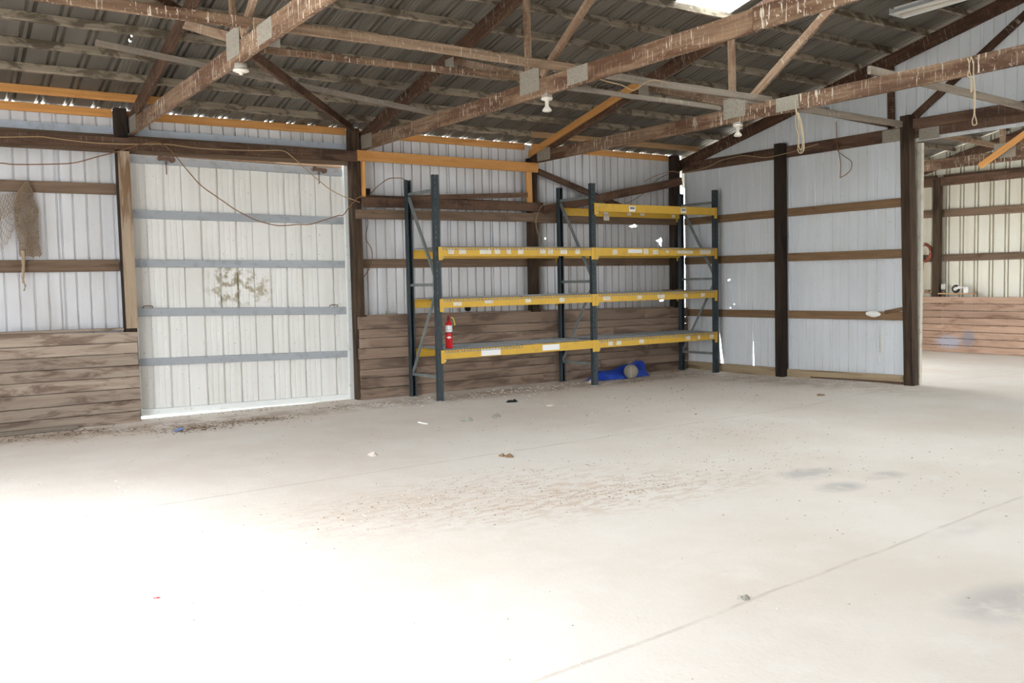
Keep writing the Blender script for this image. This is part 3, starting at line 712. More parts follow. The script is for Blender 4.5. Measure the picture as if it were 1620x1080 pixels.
def rack_beam(xa, xb, ztop, y, front, tags=()):
    s = -1 if front else 1; h = .125; yf = y - .012 if front else YR+.045
    x0, x1 = xa+.044, xb-.044
    b = MB()
    # stepped box section: tall outer part, lower ledge on the inside for the decks
    if front: b.box((x0, yf, ztop-h), (x1, yf+.03, ztop)); b.box((x0, yf+.03, ztop-h), (x1, yf+.055, ztop-.035))
    else: b.box((x0, yf-.03, ztop-h), (x1, yf, ztop)); b.box((x0, yf-.055, ztop-h), (x1, yf-.03, ztop-.035))
    bm_ = b.make('beam', 'yellow', rack)
    for xe, sg in ((x0, 1), (x1, -1)):
        b = MB(); xo = xe - sg*.042
        ya, yb = (yf-.006, yf+.0) if front else (yf-.0, yf+.006)
        b.box((min(xe, xe+sg*.022), ya, ztop-h-.055), (max(xe, xe+sg*.022), yb, ztop+.004))
        b.box((min(xo, xe), ya, ztop-h-.055), (max(xo, xe), yb-.002, ztop+.004))
        b.make('connector', 'yellow', bm_)
        if front and (sg > 0):
            for zz in (ztop-.035, ztop-.145):
                b = MB(); b.lathe([(0, -.006), (.011, -.006), (.013, 0), (.013, .003)], (xe+.03, yf-.001, zz), 10, 'y')
                b.make('clip', 'chrome', bm_)
    for tx, tw, th, zo, mt in tags:
        b = MB(); b.box((tx-tw/2, yf-.0035, ztop-zo-th), (tx+tw/2, yf-.0005, ztop-zo))
        b.make('sticker', mt, bm_)
        if mt == 'paper' and tw < .2:
            b = MB(); b.box((tx-tw*.38, yf-.0045, ztop-zo-th*.6), (tx+tw*.38, yf-.0037, ztop-zo-th*.15)); b.make('sticker', 'print', bm_)
    return bm_
def tx(px, py=400): return atY(px, py, YF).x
L = {1: .708, 2: 1.428, 3: 2.15, 4: 2.842}
A, B_, C_ = RXS
rack_beam(A, B_, L[1], YF, True, [(tx(776, 556), .33, .095, .02, 'paper'), (tx(871, 550), .32, .085, .018, 'paper')])
rack_beam(A, B_, L[2], YF, True, [(tx(721), .14, .05, .05, 'tag'), (tx(771), .15, .05, .03, 'tag'), (tx(833), .1, .06, .03, 'tag'), (tx(887), .1, .07, .03, 'tag')])
rack_beam(A, B_, L[3], YF, True, [(tx(q), wd_, .075, .02, 'tag') for q, wd_ in ((713, .10), (731, .12), (767, .2), (786, .1), (804, .08), (823, .1), (858, .1), (870, .1), (891, .13), (913, .09))])
rack_beam(B_, C_, L[1], YF, True, [(tx(q, 540), wd_, .07, .03, 'tag') for q, wd_ in ((965, .09), (978, .1), (1014, .1), (1088, .1), (1105, .06), (1125, .09))])
rack_beam(B_, C_, L[2], YF, True, [(tx(q, 468), wd_, .06, .04, 'tag') for q, wd_ in ((959, .15), (1011, .1), (1045, .16), (1084, .09), (1111, .1))])
rack_beam(B_, C_, L[3], YF, True, [(tx(972), .1, .08, .025, 'tag'), (tx(1004), .3, .06, .02, 'foam'), (tx(1021), .1, .08, .015, 'tag'), (tx(1036), .12, .07, .03, 'tag'), (tx(1055), .06, .05, .03, 'tag'), (tx(1083), .36, .05, .04, 'tag'), (tx(1115), .26, .08, .02, 'tag')])
rack_beam(B_, C_, L[4], YF, True, [(tx(1000), .13, .085, .025, 'paper'), (tx(1081), .12, .08, .025, 'paper')])
for xa, xb, ls in ((RXB[0], RXB[1], (1, 2, 3)), (RXB[1], RXB[2], (1, 2, 3, 4))):
    for l_ in ls: rack_beam(xa, xb, L[l_]-.01, 0, False, [])
# torn tags dangling from the top beams
bm4 = [o for o in bpy.data.objects if o.name.startswith('beam')][-1]
for px, py, wd_, h in ((959, 344, .12, .10), (995, 338, .09, .06), (1016, 338, .10, .08), (958, 337, .10, .08), (1065, 342, .08, .05)):
    p = atY(px, py, 11.87); b = MB(); b.box((p.x-wd_/2, 11.862, p.z-h/2), (p.x+wd_/2, 11.866, p.z+h/2)); b.make('sticker', 'tag', bm4)
# wire decks
def deck(xa, xb, zt, label, lip=True, tilt=0.0):
    b = MB(); y0, y1 = YF-.018, YR+.05; r = .006; e = .002
    n = int((xb-xa)/.052)
    for i in range(n+1):
        x = xa + (xb-xa)*i/n
        if lip:
            b.box((x-r/2, y0-r, zt-.034), (x+r/2, y0, zt+e+r))
        b.box((x-r/2, y0 if lip else YF+.05, zt+e), (x+r/2, y1, zt+e+r))
    for i in range(9):
        y = (YF+.02) + (YR-YF)*i/8; b.box((xa, y-r/2, zt+e+r), (xb, y+r/2, zt+e+2*r))
    if lip: b.box((xa, y0-2*r, zt-.036), (xb, y0-r, zt-.036+r))
    d = b.make('wire_deck', 'wire', label=label, cat='wire deck', group=None)
    for f_ in (.18, .5, .82):
        x = xa+(xb-xa)*f_
        c = MB(); c.box((x-.016, YF+.05, zt-.03), (x+.016, YR, zt+.001)); c.make('support_channel', 'wire', d)
    return d
nm = {1: 'bottom', 2: 'second', 3: 'third'}
for l_ in (1, 2, 3):
    for side, xa, xb in (('left', A+.06, B_-.06), ('right', B_+.06, C_-.06)):
        for k_, part in ((0, 'left'), (1, 'right')):
            wd_ = (xb-xa)/2
            lip = not (l_ == 1 and side == 'left' and part == 'right') and not (l_ == 3 and side == 'right' and part == 'left')
            deck(xa+wd_*k_+.012, xa+wd_*(k_+1)-.012, L[l_], f'{part} grey wire deck on the {nm[l_]} shelf, {side} rack bay', lip)
# fire extinguisher on the bottom shelf
ex = empty('fire_extinguisher', (6.495, 11.25, L[1]+.015), label='red fire extinguisher with a white label standing on the bottom rack shelf', cat='extinguisher')
ez_ = L[1]+.015; ec = (6.495, 11.25)
b = MB(); b.lathe([(0, 0), (.046, 0), (.05, .006), (.05, .33), (.046, .355), (.034, .375), (.02, .385), (.02, .40)], (ec[0], ec[1], ez_), 28); b.make('cylinder', 'red', ex, True)
b = MB(); b.lathe([(.0508, .232), (.0512, .234), (.0512, .326), (.0508, .328)], (ec[0], ec[1], ez_), 28); b.make('label_band', 'exlabel', ex, True)
b = MB(); b.lathe([(.0508, .222), (.0512, .223), (.0512, .231), (.0508, .232)], (ec[0], ec[1], ez_), 28); b.make('label_band', 'black', ex, True)
dirv = Vector((-ec[0], -ec[1], 0)).normalized(); tan_ = Vector((-dirv.y, dirv.x, 0))
b = MB(); v = []
for r_ in (.0508, .0522):
    for a, zz in ((-.8, 0), (-.3, -.012), (0, -.018), (.3, -.012), (.8, 0), (.3, .012), (0, .018), (-.3, .012)):
        q = Vector((ec[0], ec[1], ez_+.158+zz)) + dirv*(r_*math.cos(a)) + tan_*(r_*math.sin(a)); v.append(q)
b.add(v, [tuple(range(8, 16))] + [(i, (i+1) % 8, (i+1) % 8+8, i+8) for i in range(8)]); b.make('diamond_mark', 'paper', ex)
b = MB(); b.lathe([(.018, .395), (.022, .40), (.022, .43), (.014, .44), (.012, .455), (0, .457)], (ec[0], ec[1], ez_), 14)
hv = ex; p = Vector((ec[0], ec[1], ez_))
b.bar(p+Vector((-.02, 0, .44)), p+Vector((.06, -.01, .455)), .018, .007); b.bar(p+Vector((-.02, 0, .462)), p+Vector((.055, -.01, .485)), .018, .006)
b.make('valve_handle', 'darkred', ex)
b = MB(); b.tube(smooth_path([p+Vector((.03, -.02, .445)), p+Vector((.06, -.03, .42)), p+Vector((.075, -.035, .37)), p+Vector((.085, -.035, .325))], 4), .008, 6); b.make('strap', 'yel_tag', ex, True)

# tarp, ball and bits under and on the rack
def tarp():
    N, K = 34, 14; v = []; f = []
    base = [atZ(934, 598, 0), atZ(960, 597, 0), atZ(985, 597, 0), atY(1010, 588, 11.78)]
    for i in range(N+1):
        s = i/N; x = 9.33 + 1.22*s; ridge = .06 + .15*min(1, s*1.6) + .035*math.sin(7*s+1)
        ridge *= min(1, s*5+.05)
        wid = .16 + .24*min(1, s*3)*(1-.25*s)
        for j in range(K+1):
            t = j/K*2-1
            y = 11.66 + .06*s + t*wid*.62
            z = max(0, ridge*(1-abs(t)**1.6)) + .004 + .035*abs(noise.noise(Vector((x*6, t*2.2, 1))))*min(1, s*4)
            y += .05*noise.noise(Vector((x*5, t*2, 9))); xx = x + .04*noise.noise(Vector((x*4, t*3, 5)))
            v.append((xx, y, z))
    for i in range(N):
        for j in range(K): a = i*(K+1)+j; f.append((a, a+K+1, a+K+2, a+1))
    o = link('tarpaulin', None)if False else None
    c = Vector((9.94, 11.68, 0)); v = [(p[0]-c.x, p[1]-c.y, p[2]) for p in v]
    return link('tarpaulin', mesh('tarpaulin', v, f), 'tarp', None, Matrix.Translation(c), label='crumpled blue tarpaulin on the floor under the rack', cat='tarp')
tarp()
b = MB(); R_ = .12; pr = [(R_*math.sin(math.pi*i/14), R_-R_*math.cos(math.pi*i/14)) for i in range(15)]; pr[0] = (0.0005, 0); pr[-1] = (.0005, 2*R_)
bc = atZ(995, 600, 0); bc = Vector((10.06, 11.42, .002))
b.lathe(pr, bc, 24); ball = b.make('ball', 'ball', None, True, label='dusty grey ball lying in front of the blue tarpaulin', cat='ball')
b = MB(); dv = Vector((-bc.x, -bc.y, .35)).normalized(); sd = Vector((-dv.y, dv.x, 0)).normalized(); upv = dv.cross(sd)
c_ = bc + Vector((0, 0, R_))
b.tube([c_ + (dv*math.cos(a) + upv*math.sin(a))*(R_*1.0) for a in np.linspace(-.9, .9, 11)], .0025, 5); b.make('seam', 'stone', ball)
def clutter(name, px, py, y, size, mat, label, cat, n=7, flat=.5):
    p = atY(px, py, y); b = MB()
    for i in range(n):
        q = p + Vector((random.uniform(-1, 1)*size, random.uniform(-.4, .4)*size, 0))
        r_ = size*random.uniform(.25, .5)
        v = [q + Vector((random.uniform(-r_, r_), random.uniform(-r_, r_), random.uniform(0, r_*flat*1.4))) for _ in range(6)]
        bmm = bmesh.new(); vs = [bmm.verts.new(x_) for x_ in v]
        try: bmesh.ops.convex_hull(bmm, input=vs)
        except Exception: pass
        bmm.verts.ensure_lookup_table(); idx = {w_: i_ for i_, w_ in enumerate(bmm.verts)}
        b.add([w_.co.copy() for w_ in bmm.verts], [tuple(idx[w_] for w_ in f_.verts) for f_ in bmm.faces]); bmm.free()
    zmin = min(q[2] for q in b.v); b.v = [(q[0], q[1], q[2]-zmin+p.z) for q in b.v]
    return b.make(name, mat, label=label, cat=cat)
def put(z, y, px): return z
clutter('debris_pile', 1062, 459.5, 11.5, .16, 'leaf', 'small pile of dry debris on the second shelf near its right end', 'debris', 12, .25)
clutter('debris_pile', 1030, 393.5, 11.5, .12, 'leaf', 'thin scrap of board on the third shelf of the right rack bay', 'debris', 6, .15)
b = MB(); p = Vector((7.30, 12.09, 1.207)); b.lathe([(0, 0), (.05, 0), (.055, .03), (.05, .055), (.02, .062), (0, .062)], (0, 0, 0), 14, 'x')
b.v = [(q[0]+p.x, q[1]+p.y, q[2]+p.z+.055) for q in b.v]; b.make('spool', 'black', None, True, label='small black spool on the plank ledge behind the second rack shelf', cat='spool')
b = MB(); p = atY(614, 494, 12.1); b.box((p.x-.025, 12.08, 1.214), (p.x+.025, 12.11, 1.265)); b.make('junction_box', 'greybox', label='small grey box on the plank ledge left of the rack', cat='box')

# ================================================================== LAMPS under the truss chords, fluorescent fitting
def lamp(x, y, ztop, label, bulb):
    l = empty('ceiling_lamp', (x, y, ztop), label=label, cat='lamp')
    if bulb:
        b = MB(); b.box((x-.03, y-.05, ztop-.03), (x+.03, y+.05, ztop)); b.make('mounting_block', 'greybox', l)
        b = MB(); b.lathe([(0, -.03), (.058, -.03), (.06, -.04), (.056, -.052), (.03, -.058), (.022, -.064), (.019, -.075), (.019, -.10)], (x, y, ztop), 22); b.make('socket', 'porcelain', l, True)
        b = MB(); b.lathe([(.017, -.095), (.018, -.11), (.03, -.13), (.046, -.147), (.049, -.158), (.044, -.168), (.03, -.173), (0, -.175)], (x, y, ztop), 22); b.make('bulb', 'porcelain', l, True)
    else:
        b = MB(); b.lathe([(0, 0), (.052, 0), (.052, -.05), (0, -.05)], (x, y, ztop), 20); b.make('junction_box', 'greybox', l, True)
        b = MB(); b.lathe([(0, -.048), (.066, -.05), (.068, -.062), (.045, -.072), (.02, -.074), (.016, -.09), (.009, -.093), (0, -.093)], (x, y, ztop), 22); b.make('socket', 'porcelain', l, True)
lamp(2.54, 7.82, 3.55, 'white porcelain lampholder without a bulb under the leftmost truss', False)
lamp(5.62, 7.62, 3.55, 'white bulb in a porcelain holder under the middle truss', True)
lamp(8.70, 7.85, 3.55, 'white bulb in a porcelain holder under the third truss from the left', True)
fx = empty('fluorescent_light', (10.8, 6.4, roofz(6.4)-.25), label='white fluorescent strip light hanging under the roof at the top right', cat='light')
p0 = Vector((10.70, 7.02, roofz(7.02)-.17)); p1 = Vector((10.70, 5.8, roofz(5.8)-.20-.20))
p1.z = p0.z+.02
b = MB()
for sgn in (-1, 1):
    b.add([p0+Vector((sgn*.05, 0, .05)), p0+Vector((sgn*.16, 0, -.03)), p1+Vector((sgn*.16, 0, -.03)), p1+Vector((sgn*.05, 0, .05)),
           p0+Vector((sgn*.05, 0, .056)), p0+Vector((sgn*.165, 0, -.025)), p1+Vector((sgn*.165, 0, -.025)), p1+Vector((sgn*.05, 0, .056))],
          [(0, 1, 2, 3), (7, 6, 5, 4), (0, 4, 5, 1), (1, 5, 6, 2), (2, 6, 7, 3)])
b.box((p0.x-.055, p1.y, p0.z+.02), (p0.x+.055, p0.y, p0.z+.08))
b.box((p0.x-.15, p0.y-.004, p0.z-.03), (p0.x+.15, p0.y, p0.z+.05)); b.make('reflector', 'whitemetal', fx)
for sgn in (-.075, .075):
    b = MB(); b.lathe([(0, 0), (.015, 0), (.019, .01), (.019, 1.15), (.015, 1.17), (0, 1.17)], (p0.x+sgn, p0.y-1.2, p0.z-.01), 12, 'y'); b.make('tube', 'porcelain', fx, True)
    b = MB(); b.box((p0.x+sgn-.02, p0.y-.03, p0.z-.035), (p0.x+sgn+.02, p0.y-.008, p0.z+.03)); b.make('tube_holder', 'porcelain', fx)
for q in (6.8, 6.0): b = MB(); b.bar((10.70, q, p0.z+.07), (10.70, q, roofz(q)-.04), .006, .006, Vector((1, 0, 0))); b.make('hanger_wire', 'cable_k', fx)

p = atY(433, 72, 8.06); jb = MB(); jb.box((p.x-.05, 8.03, 3.789), (p.x+.05, 8.09, 3.86)); jo = jb.make('junction_box', 'greybox', label='small grey junction box on the lower tie board beside the leftmost truss', cat='box')
b = MB(); b.tube(smooth_path([(p.x-.05, 8.06, 3.81), (p.x-.11, 8.03, 3.815), (p.x-.20, 7.97, 3.81)], 4), .008, 5); b.make('conduit', 'whitemetal', jo, True)
lumber('wood_block', (5.60, 12.13, 2.985), (5.745, 12.13, 2.985), .05, .09, 'tarred', label='short dark wood block on the header beside the post right of the door', cat='block')
# ================================================================== CABLES, ROPES AND THE NET
def cable(name, pts, r, mat, label, cat='cable', sub=4):
    b = MB(); b.tube(smooth_path(pts, sub), r, 5); return b.make(name, mat, None, True, label=label, cat=cat)
def ay(lst, y): return [atY(a, b_, y) for a, b_ in lst]
cable('cable', ay([(-60, 216), (0, 217), (60, 216), (80, 218), (110, 222), (150, 226), (200, 228), (262, 228), (310, 234), (365, 237), (410, 238), (445, 238), (460, 246), (480, 264), (497, 279), (520, 298), (540, 309), (556, 315), (569, 320)], 11.945), .007, 'cable',
      'pale cable along the dark header dropping to the post right of the door')
cable('cable', ay([(-60, 257), (0, 258), (20, 260), (60, 260), (115, 258), (150, 249), (185, 240), (215, 230), (237, 225), (250, 225), (262, 231), (275, 243), (292, 264), (304, 278), (320, 295), (350, 316), (370, 330), (400, 346), (425, 354), (445, 357), (470, 355), (490, 355), (510, 349), (535, 341), (543, 340), (553, 327), (566, 313), (575, 311)], 11.925), .007, 'cable_d',
      'brown cable sagging in a long loop across the white sliding door')
cable('cable', ay([(587, 306), (596, 296), (605, 289), (617, 282), (635, 282), (643, 286)], 11.9), .006, 'cable_d', 'short brown cable looping to the top of the left rack upright')
cable('cable', ay([(581, 343), (582, 355), (579, 377), (587, 392), (589, 405), (587, 420), (576, 438)], 12.12), .006, 'cable_d', 'thin brown cable hanging beside the post right of the door')
cable('cable', ay([(882, 321), (868, 323), (856, 327), (849, 343), (848, 356), (852, 372), (857, 377)], 11.94), .006, 'cable', 'thin cable dangling left of the middle rack upright')
cable('cable', ay([(990, 322), (1004, 315), (1018, 306), (1028, 296)], 12.05)+ay([(1040, 284), (1057, 275)], 11.99), .005, 'cable_k', 'thin grey cable drooping in the back corner above the rack')
cable('cable', ay([(1018, 287), (1040, 277), (1062, 271), (1078, 273)], 11.94) + [atX(a, b_, 11.80) for a, b_ in ((1103, 269), (1122, 263), (1140, 254), (1160, 249), (1177, 246), (1196, 248), (1214, 249), (1242, 243), (1264, 237), (1280, 232), (1294, 228))], .006, 'cable',
      'pale cable running along the top beam of the gable wall')
cable('cable', [Vector((5.70, 7.0, 3.62)), Vector((6.0, 7.1, 3.62)), Vector((6.35, 7.3, 3.66)), atY(1003, 143, 7.38), atY(1020, 131, 7.38), atY(1036, 127, 7.405), atY(1055, 131, 7.40)], .005, 'cable', 'loose pale wire dangling between the middle and third trusses')
def loop_rope(pts_list, r, mat, label):
    b = MB()
    for pts in pts_list: b.tube(smooth_path(pts, 5), r, 5)
    return b.make('rope', mat, None, True, label=label, cat='rope')
def ax(lst, x): return [atX(a, b_, x) for a, b_ in lst]
XR = 8.66
loop_rope([ax([(1259, 156), (1259, 176), (1262, 186), (1264, 205), (1263, 225), (1262, 236), (1265, 242), (1270, 240), (1270, 225), (1266, 200), (1261, 180), (1260, 172)], XR),
           ax([(1262, 178), (1268, 205), (1270, 225), (1267, 241), (1272, 236), (1271, 215), (1268, 195), (1263, 178)], XR-.02),
           ax([(1260, 176), (1258, 195), (1263, 215), (1264, 232), (1268, 238)], XR-.03)], .0055, 'twine', 'tan rope hanging in loops from the third truss chord')
loop_rope([ax([(1531, 92), (1534, 105), (1531, 120), (1535, 124)], XR), ax([(1537, 90), (1533, 105), (1536, 120), (1541, 130), (1541, 160), (1541, 180), (1538, 192), (1540, 198), (1545, 196), (1544, 188), (1542, 178), (1543, 150), (1540, 122), (1540, 100), (1536, 90)], XR),
           ax([(1536, 122), (1536, 148), (1537, 126), (1538, 146)], XR-.02)], .0055, 'twine', 'tan twine wrapped round the third truss chord, one loop hanging far down')
loop_rope([ax([(1323, 192), (1324, 224), (1326, 239), (1337, 248), (1347, 256), (1346, 268), (1338, 276), (1329, 281)], 11.953), ax([(1324, 224), (1328, 245), (1330, 262), (1329, 281)], 11.95)], .006, 'cable_d', 'brown wire hanging from the gable beam between two posts')
def net():
    root = empty('hanging_net', (1.33, 12.1, 1.66), label='bundled brown net hanging from the upper girt at the left edge', cat='net')
    def sheet_(fn, nu, nv, th, name):
        v = [fn(i/nu, j/nv) for j in range(nv+1) for i in range(nu+1)]; f = []
        for j in range(1, nv):          # knotted diamond meshes
            for i in range(1, nu):
                if (i+j) % 2:
                    a = j*(nu+1)+i; f.append((a-nu-1, a+1, a+nu+1, a-1))
        c = W[root].translation; v = [(p.x-c.x, p.y-c.y, p.z-c.z) for p in v]
        o = link(name, mesh(name, v, f), 'net', root, W[root])
        mo = o.modifiers.new('cords', 'WIREFRAME'); mo.thickness = th; mo.use_even_offset = False; mo.use_boundary = True
        return o
    def edge(t):       # left and right outline of the bundle in picture columns
        zs = [(288, 40, 44), (300, 30, 51), (312, 25, 53), (330, 22, 60), (360, 25, 61), (385, 30, 62), (405, 30, 66)]
        yy = 288 + 117*t
        for (a, l0, r0), (b_, l1, r1) in zip(zs, zs[1:]):
            if yy <= b_+.01:
                k_ = (yy-a)/(b_-a); return yy, l0+(l1-l0)*k_, r0+(r1-r0)*k_
        return yy, 30, 66
    for layer in range(4):
        def fn(s, t, layer=layer):
            yy, l, r = edge(t); ss = s*2-1
            jag = 6*noise.noise(Vector((s*9, layer*3.1, 0)))*t**3
            p = atY(l+(r-l)*s, yy+jag, 12.13)
            fold = .05*math.sin(s*math.pi)*(.4+.8*math.sin(t*2.2+.3)); zig = .016*math.sin(s*21+layer*1.7+2*noise.noise(Vector((t*3, layer, 0))))
            p.y -= fold*(1.1-.28*layer) + zig + .018*noise.noise(Vector((s*7, t*9, layer)))
            p.x += .012*noise.noise(Vector((s*5, t*14, layer+5)))
            return p
        sheet_(fn, 18, 48, .0075, 'net_bundle')
    def ham(s, t):     # the part slung to the left, out of the frame
        x0, x1 = -62, 33
        px = x0+(x1-x0)*s; k_ = 4*s*(1-s)
        top = 302+6*k_; bot = 318+88*k_**.75
        p = atY(px, top+(bot-top)*t, 12.14); p.y -= .10*math.sin(t*math.pi)*k_ + .02*noise.noise(Vector((s*9, t*6, 3))); return p
    sheet_(ham, 34, 14, .007, 'net_hammock')
    def ham2(s, t):
        p = ham(s, min(1, t*.45)); p.y -= .02; p.x += .01*math.sin(t*30); return p
    sheet_(ham2, 46, 14, .006, 'net_hammock')
    b = MB(); path = ay([(36, 396), (37, 410), (37, 425), (36, 438), (37, 446), (40, 452), (38, 460)], 12.08)
    b.tube(smooth_path(path, 5), .022, 8, taper=lambda t: 1.1-.85*t + .12*math.sin(t*40)); b.make('net_tail', 'net', root, True)
net()

# ================================================================== THINGS ON THE FAR WALL AND GABLE
b = MB()
pc = atX(1465.5, 400, 18.19); random.seed(3)
for i in range(7):
    ry = .135+random.uniform(-.02, .02); rz = .185+random.uniform(-.025, .02); oy = random.uniform(-.012, .012); oz = random.uniform(-.02, .02)
    b.tube([(18.19-.012*i+.01*math.sin(3*a), pc.y+oy+ry*math.cos(a), pc.z+oz+rz*math.sin(a)) for a in np.linspace(0, 2*math.pi, 25)], .011, 5)
b.tube(smooth_path([atX(1461, 416, 18.2), atX(1460, 430, 18.2), atX(1458, 448, 18.2), atX(1457, 460, 18.2)], 4), .009, 5)
b.make('cord_coil', 'orangecord', None, True, label='red-brown coiled cord hung on the girt of the second room', cat='cord')
for px, py, y_, lab in ((1477.5, 452, 11.045, 'white outlet box left of the post in the second room'), (1492, 453.5, 10.83, 'white outlet box right of the post in the second room')):
    p = atX(px, py, 18.16); b = MB(); b.box((18.15, p.y-.035, p.z-.055), (18.20, p.y+.035, p.z+.055)); o = b.make('outlet_box', 'chrome', label=lab, cat='outlet')
    for s in (-.025, .02): b = MB(); b.box((18.147, p.y-.014, p.z+s-.01), (18.15, p.y+.014, p.z+s+.01)); b.make('receptacle', 'print', o)
p = atX(1513, 457, 18.12); cz = 1.228
ca = empty('caster_wheel', (18.12, p.y, cz), label='black caster wheel lying on the ledge of the far plank wall', cat='caster')
b = MB(); pr = [(.05, -.022), (.078, -.02), (.085, 0), (.078, .02), (.05, .022), (.05, -.022)]; b.lathe(pr, (18.10, p.y, cz+.086), 20, 'x'); b.make('tyre', 'black', ca, True)
b = MB(); b.lathe([(0, -.024), (.05, -.02), (.05, .02), (0, .024)], (18.10, p.y, cz+.086), 16, 'x'); b.make('hub', 'greybox', ca, True)
b = MB(); b.bar((18.07, p.y+.02, cz+.07), (18.07, p.y-.10, cz+.125), .02, .05); b.bar((18.07, p.y-.09, cz+.11), (18.12, p.y-.13, cz+.12), .05, .05); b.make('fork', 'chrome', ca)
p = atX(1528, 455, 18.12); b = MB(); b.lathe([(0, 0), (.045, 0), (.052, .13), (.047, .13), (.04, .01), (0, .01)], (18.12, p.y, cz), 16); cu = b.make('cup', 'foam', None, True, label='white cup beside the caster wheel on the far ledge', cat='cup')
p = atX(1467, 460, 18.14); b = MB(); b.box((18.11, p.y-.05, 1.22), (18.17, p.y+.05, 1.30)); b.box((18.12, p.y-.11, 1.22), (18.16, p.y-.05, 1.26)); b.make('rag', 'leaf', label='brown rag heap on the far ledge below the coiled cord', cat='rag')
b = MB(); p = atX(1380, 496.5, 11.95)
v = []
for i in range(14):
    a = 2*math.pi*i/14; v.append((11.968, p.y+.125*math.cos(a)*(1+.15*noise.noise(Vector((a, 0, 0)))), p.z+.045*math.sin(a)*(1+.3*noise.noise(Vector((a, 3, 0))))))
v2 = [(11.945, p.y+(q[1]-p.y)*.75, p.z+(q[2]-p.z)*.7) for q in v]
b.add(v+v2, [tuple(range(14, 28))]+[(i, (i+1) % 14, (i+1) % 14+14, i+14) for i in range(14)]); b.make('foam_patch', 'foam', None, True, label='white foam blob stuck on the lower girt left of the opening', cat='foam')

# ================================================================== LITTER ON THE FLOOR
def ground(x, y): return dz(x, y) + .006*noise.noise(Vector((x*.8, y*.8, 0))) + .004*noise.noise(Vector((x*3, y*3, 4)))
def pebble(b, x, y, r, fl=.6):
    if y > 11.93 or (x > 11.9 and y > 7.4): return
    z = ground(x, y); v = []
    a0 = random.random()*6
    ring = [(x+r*random.uniform(.7, 1.2)*math.cos(a0+a), y+r*random.uniform(.7, 1.2)*math.sin(a0+a), z+r*.15) for a in (0, 1.26, 2.5, 3.77, 5.0)]
    top = (x+random.uniform(-.3, .3)*r, y+random.uniform(-.3, .3)*r, z+r*fl*random.uniform(.7, 1.3))
    bot = [(q[0], q[1], z-.004) for q in ring]
    b.add(ring+[top]+bot, [(i, (i+1) % 5, 5) for i in range(5)] + [(6+i, 6+(i+1) % 5, (i+1) % 5, i) for i in range(5)])
random.seed(11)
b = MB()
for _ in range(1500):
    x = random.uniform(.2, 11.6); y = random.uniform(2.2, 11.8)
    pebble(b, x, y, .003 + .009*random.random()**3)
for _ in range(600):
    t = random.random(); pebble(b, 3.2+t*5.4, 7.46+random.gauss(0, .05)+.02*math.sin(t*16), .003+.007*random.random()**2)
for _ in range(700):
    x = random.uniform(2.6, 11.6); pebble(b, x, 11.4+random.gauss(0, .22), .006+.02*random.random()**3)
for _ in range(500):
    y = random.uniform(7.7, 11.6); pebble(b, 11.7+random.gauss(0, .15)-.1, y, .006+.02*random.random()**3)
for cx, cy, sx, sy, n in ((3.6, 6.0, .6, .25, 250), (4.5, 5.4, .5, .15, 200), (7.4, 6.8, .5, .3, 160), (6.2, 5.6, .8, .3, 140), (13.3, 8.6, .9, .3, 220)):
    for _ in range(n): pebble(b, random.gauss(cx, sx), random.gauss(cy, sy), .003+.007*random.random()**2)
b.make('gravel', 'stone', kind='stuff', label='fine pale gravel scattered over the dusty floor', cat='gravel')
b = MB()
def leaf(b, x, y, r):
    if (y > 11.95 and not 2.6 < x < 5.3) or (x > 11.9 and 12 > y > 7.4 and x < 12.2): return
    z = ground(x, y)+.004; a = random.random()*6.28; c_, s_ = math.cos(a), math.sin(a)
    P = [(-1, 0, .0), (-.2, .45, .35), (.9, .1, .15), (.1, -.45, .3)]
    b.add([(x+r*(p[0]*c_-p[1]*s_), y+r*(p[0]*s_+p[1]*c_), z+r*p[2]*random.uniform(.2, 1.2)) for p in P], [(0, 1, 2), (0, 2, 3)])
for cx, cy, sx, sy, n in ((2.9, 10.9, .28, .13, 420), (3.55, 11.15, .16, .10, 160), (3.9, 11.0, .2, .15, 150), (1.2, 11.55, .55, .12, 420), (2.2, 11.2, .5, .15, 120), (5.0, 11.55, .35, .12, 100), (7.0, 11.2, .9, .2, 260), (9.9, 11.1, .6, .12, 180), (9.9, 8.3, .8, .5, 120), (11.2, 8.6, .3, .7, 160), (13.2, 9.3, .8, .25, 300), (4.0, 12.0, .8, .05, 90), (3.6, 6.0, .7, .28, 260), (4.5, 5.4, .6, .16, 200), (4.2, 6.4, .9, .2, 120), (7.4, 6.8, .6, .35, 140), (6.2, 5.6, .9, .35, 140), (5.8, 8.6, 1.6, .5, 110), (9.2, 9.6, 1.2, .7, 120), (7.2, 4.2, 1.2, .6, 90)):
    for _ in range(n): leaf(b, random.gauss(cx, sx), random.gauss(cy, sy), .006+(.02 if cy > 9.5 else .009)*random.random())
b.make('leaf_litter', 'leaf', kind='stuff', label='dry leaf litter drifted along the foot of the walls', cat='litter')
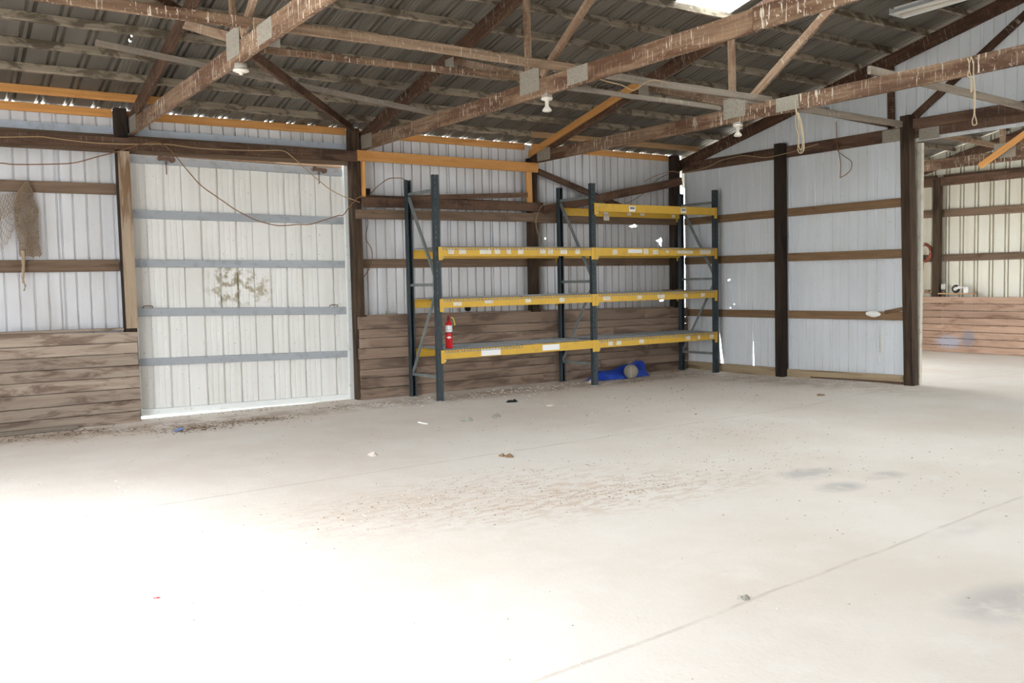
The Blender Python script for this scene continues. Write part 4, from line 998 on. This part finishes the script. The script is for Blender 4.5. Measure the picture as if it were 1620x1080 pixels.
def lump(px, py, r, mat, label, n=3, name='stone', cat='stone'):
    p = atZ(px, py, 0); b = MB()
    for i in range(n): pebble(b, p.x+random.gauss(0, r*.5), p.y+random.gauss(0, r*.5), r*random.uniform(.5, 1), .7)
    return b.make(name, mat, label=label, cat=cat)
for px, py, r, mt, lab, nm_, ct in ((592, 719, .05, 'stone', 'tan clod of dirt on the floor in front of the left rack bay', 'dirt_clod', 'dirt'), (796, 722, .055, 'leaf', 'brown leaf scrap in the open floor below the rack middle', 'leaf_scrap', 'leaf'),
        (786, 659, .06, 'greybox', 'crumpled grey wrapper on the floor before the bottom shelf', 'wrapper', 'litter'), (735, 667, .06, 'greybox', 'small grey scraps on the floor right of the white stick', 'scrap', 'litter'),
        (815, 636, .06, 'black', 'dark scrap on the floor under the left rack bay', 'scrap', 'litter'), (874, 642, .05, 'stone', 'pale flat stone under the left rack bay near the middle upright', 'stone', 'stone'),
        (247, 946, .012, 'red', 'tiny red scrap on the bright floor at lower left', 'scrap', 'litter'), (1178, 948, .03, 'greybox', 'small grey stone on the open floor at lower right', 'stone', 'stone'),
        (936, 605, .07, 'stone', 'broken pale stone at the foot of the middle rack upright', 'stone', 'stone'), (1070, 587, .06, 'leaf', 'brown clod in the corner under the right rack bay', 'dirt_clod', 'dirt'),
        (938, 653, .03, 'stone', 'tan pebble on the floor right of the middle rack upright', 'stone', 'stone'), (1300, 629, .045, 'leaf', 'brown bark scrap before the gable wall skirt board', 'bark', 'bark')):
    lump(px, py, r, mt, lab, 3, nm_, ct)
p = atZ(662, 669, 0); q = atZ(676, 672, 0); b = MB(); b.bar((p.x, p.y, .012), (q.x, q.y, .014), .02, .014); b.make('stick', 'foam', label='white stick lying on the floor in front of the left rack upright', cat='stick')
p = atZ(283, 683, 0); b = MB(); b.bar((p.x-.05, p.y, .02), (p.x+.05, p.y+.02, .035), .05, .012); b.make('wrapper', 'bluefoil', label='blue wrapper in the leaf litter before the sliding door', cat='litter')
lumber('sill_timber', (-1.0, 11.82, .035), (1.72, 11.88, .03), .05, .05, 'graywood', label='grey timber strip lying along the foot of the left planks', cat='board')
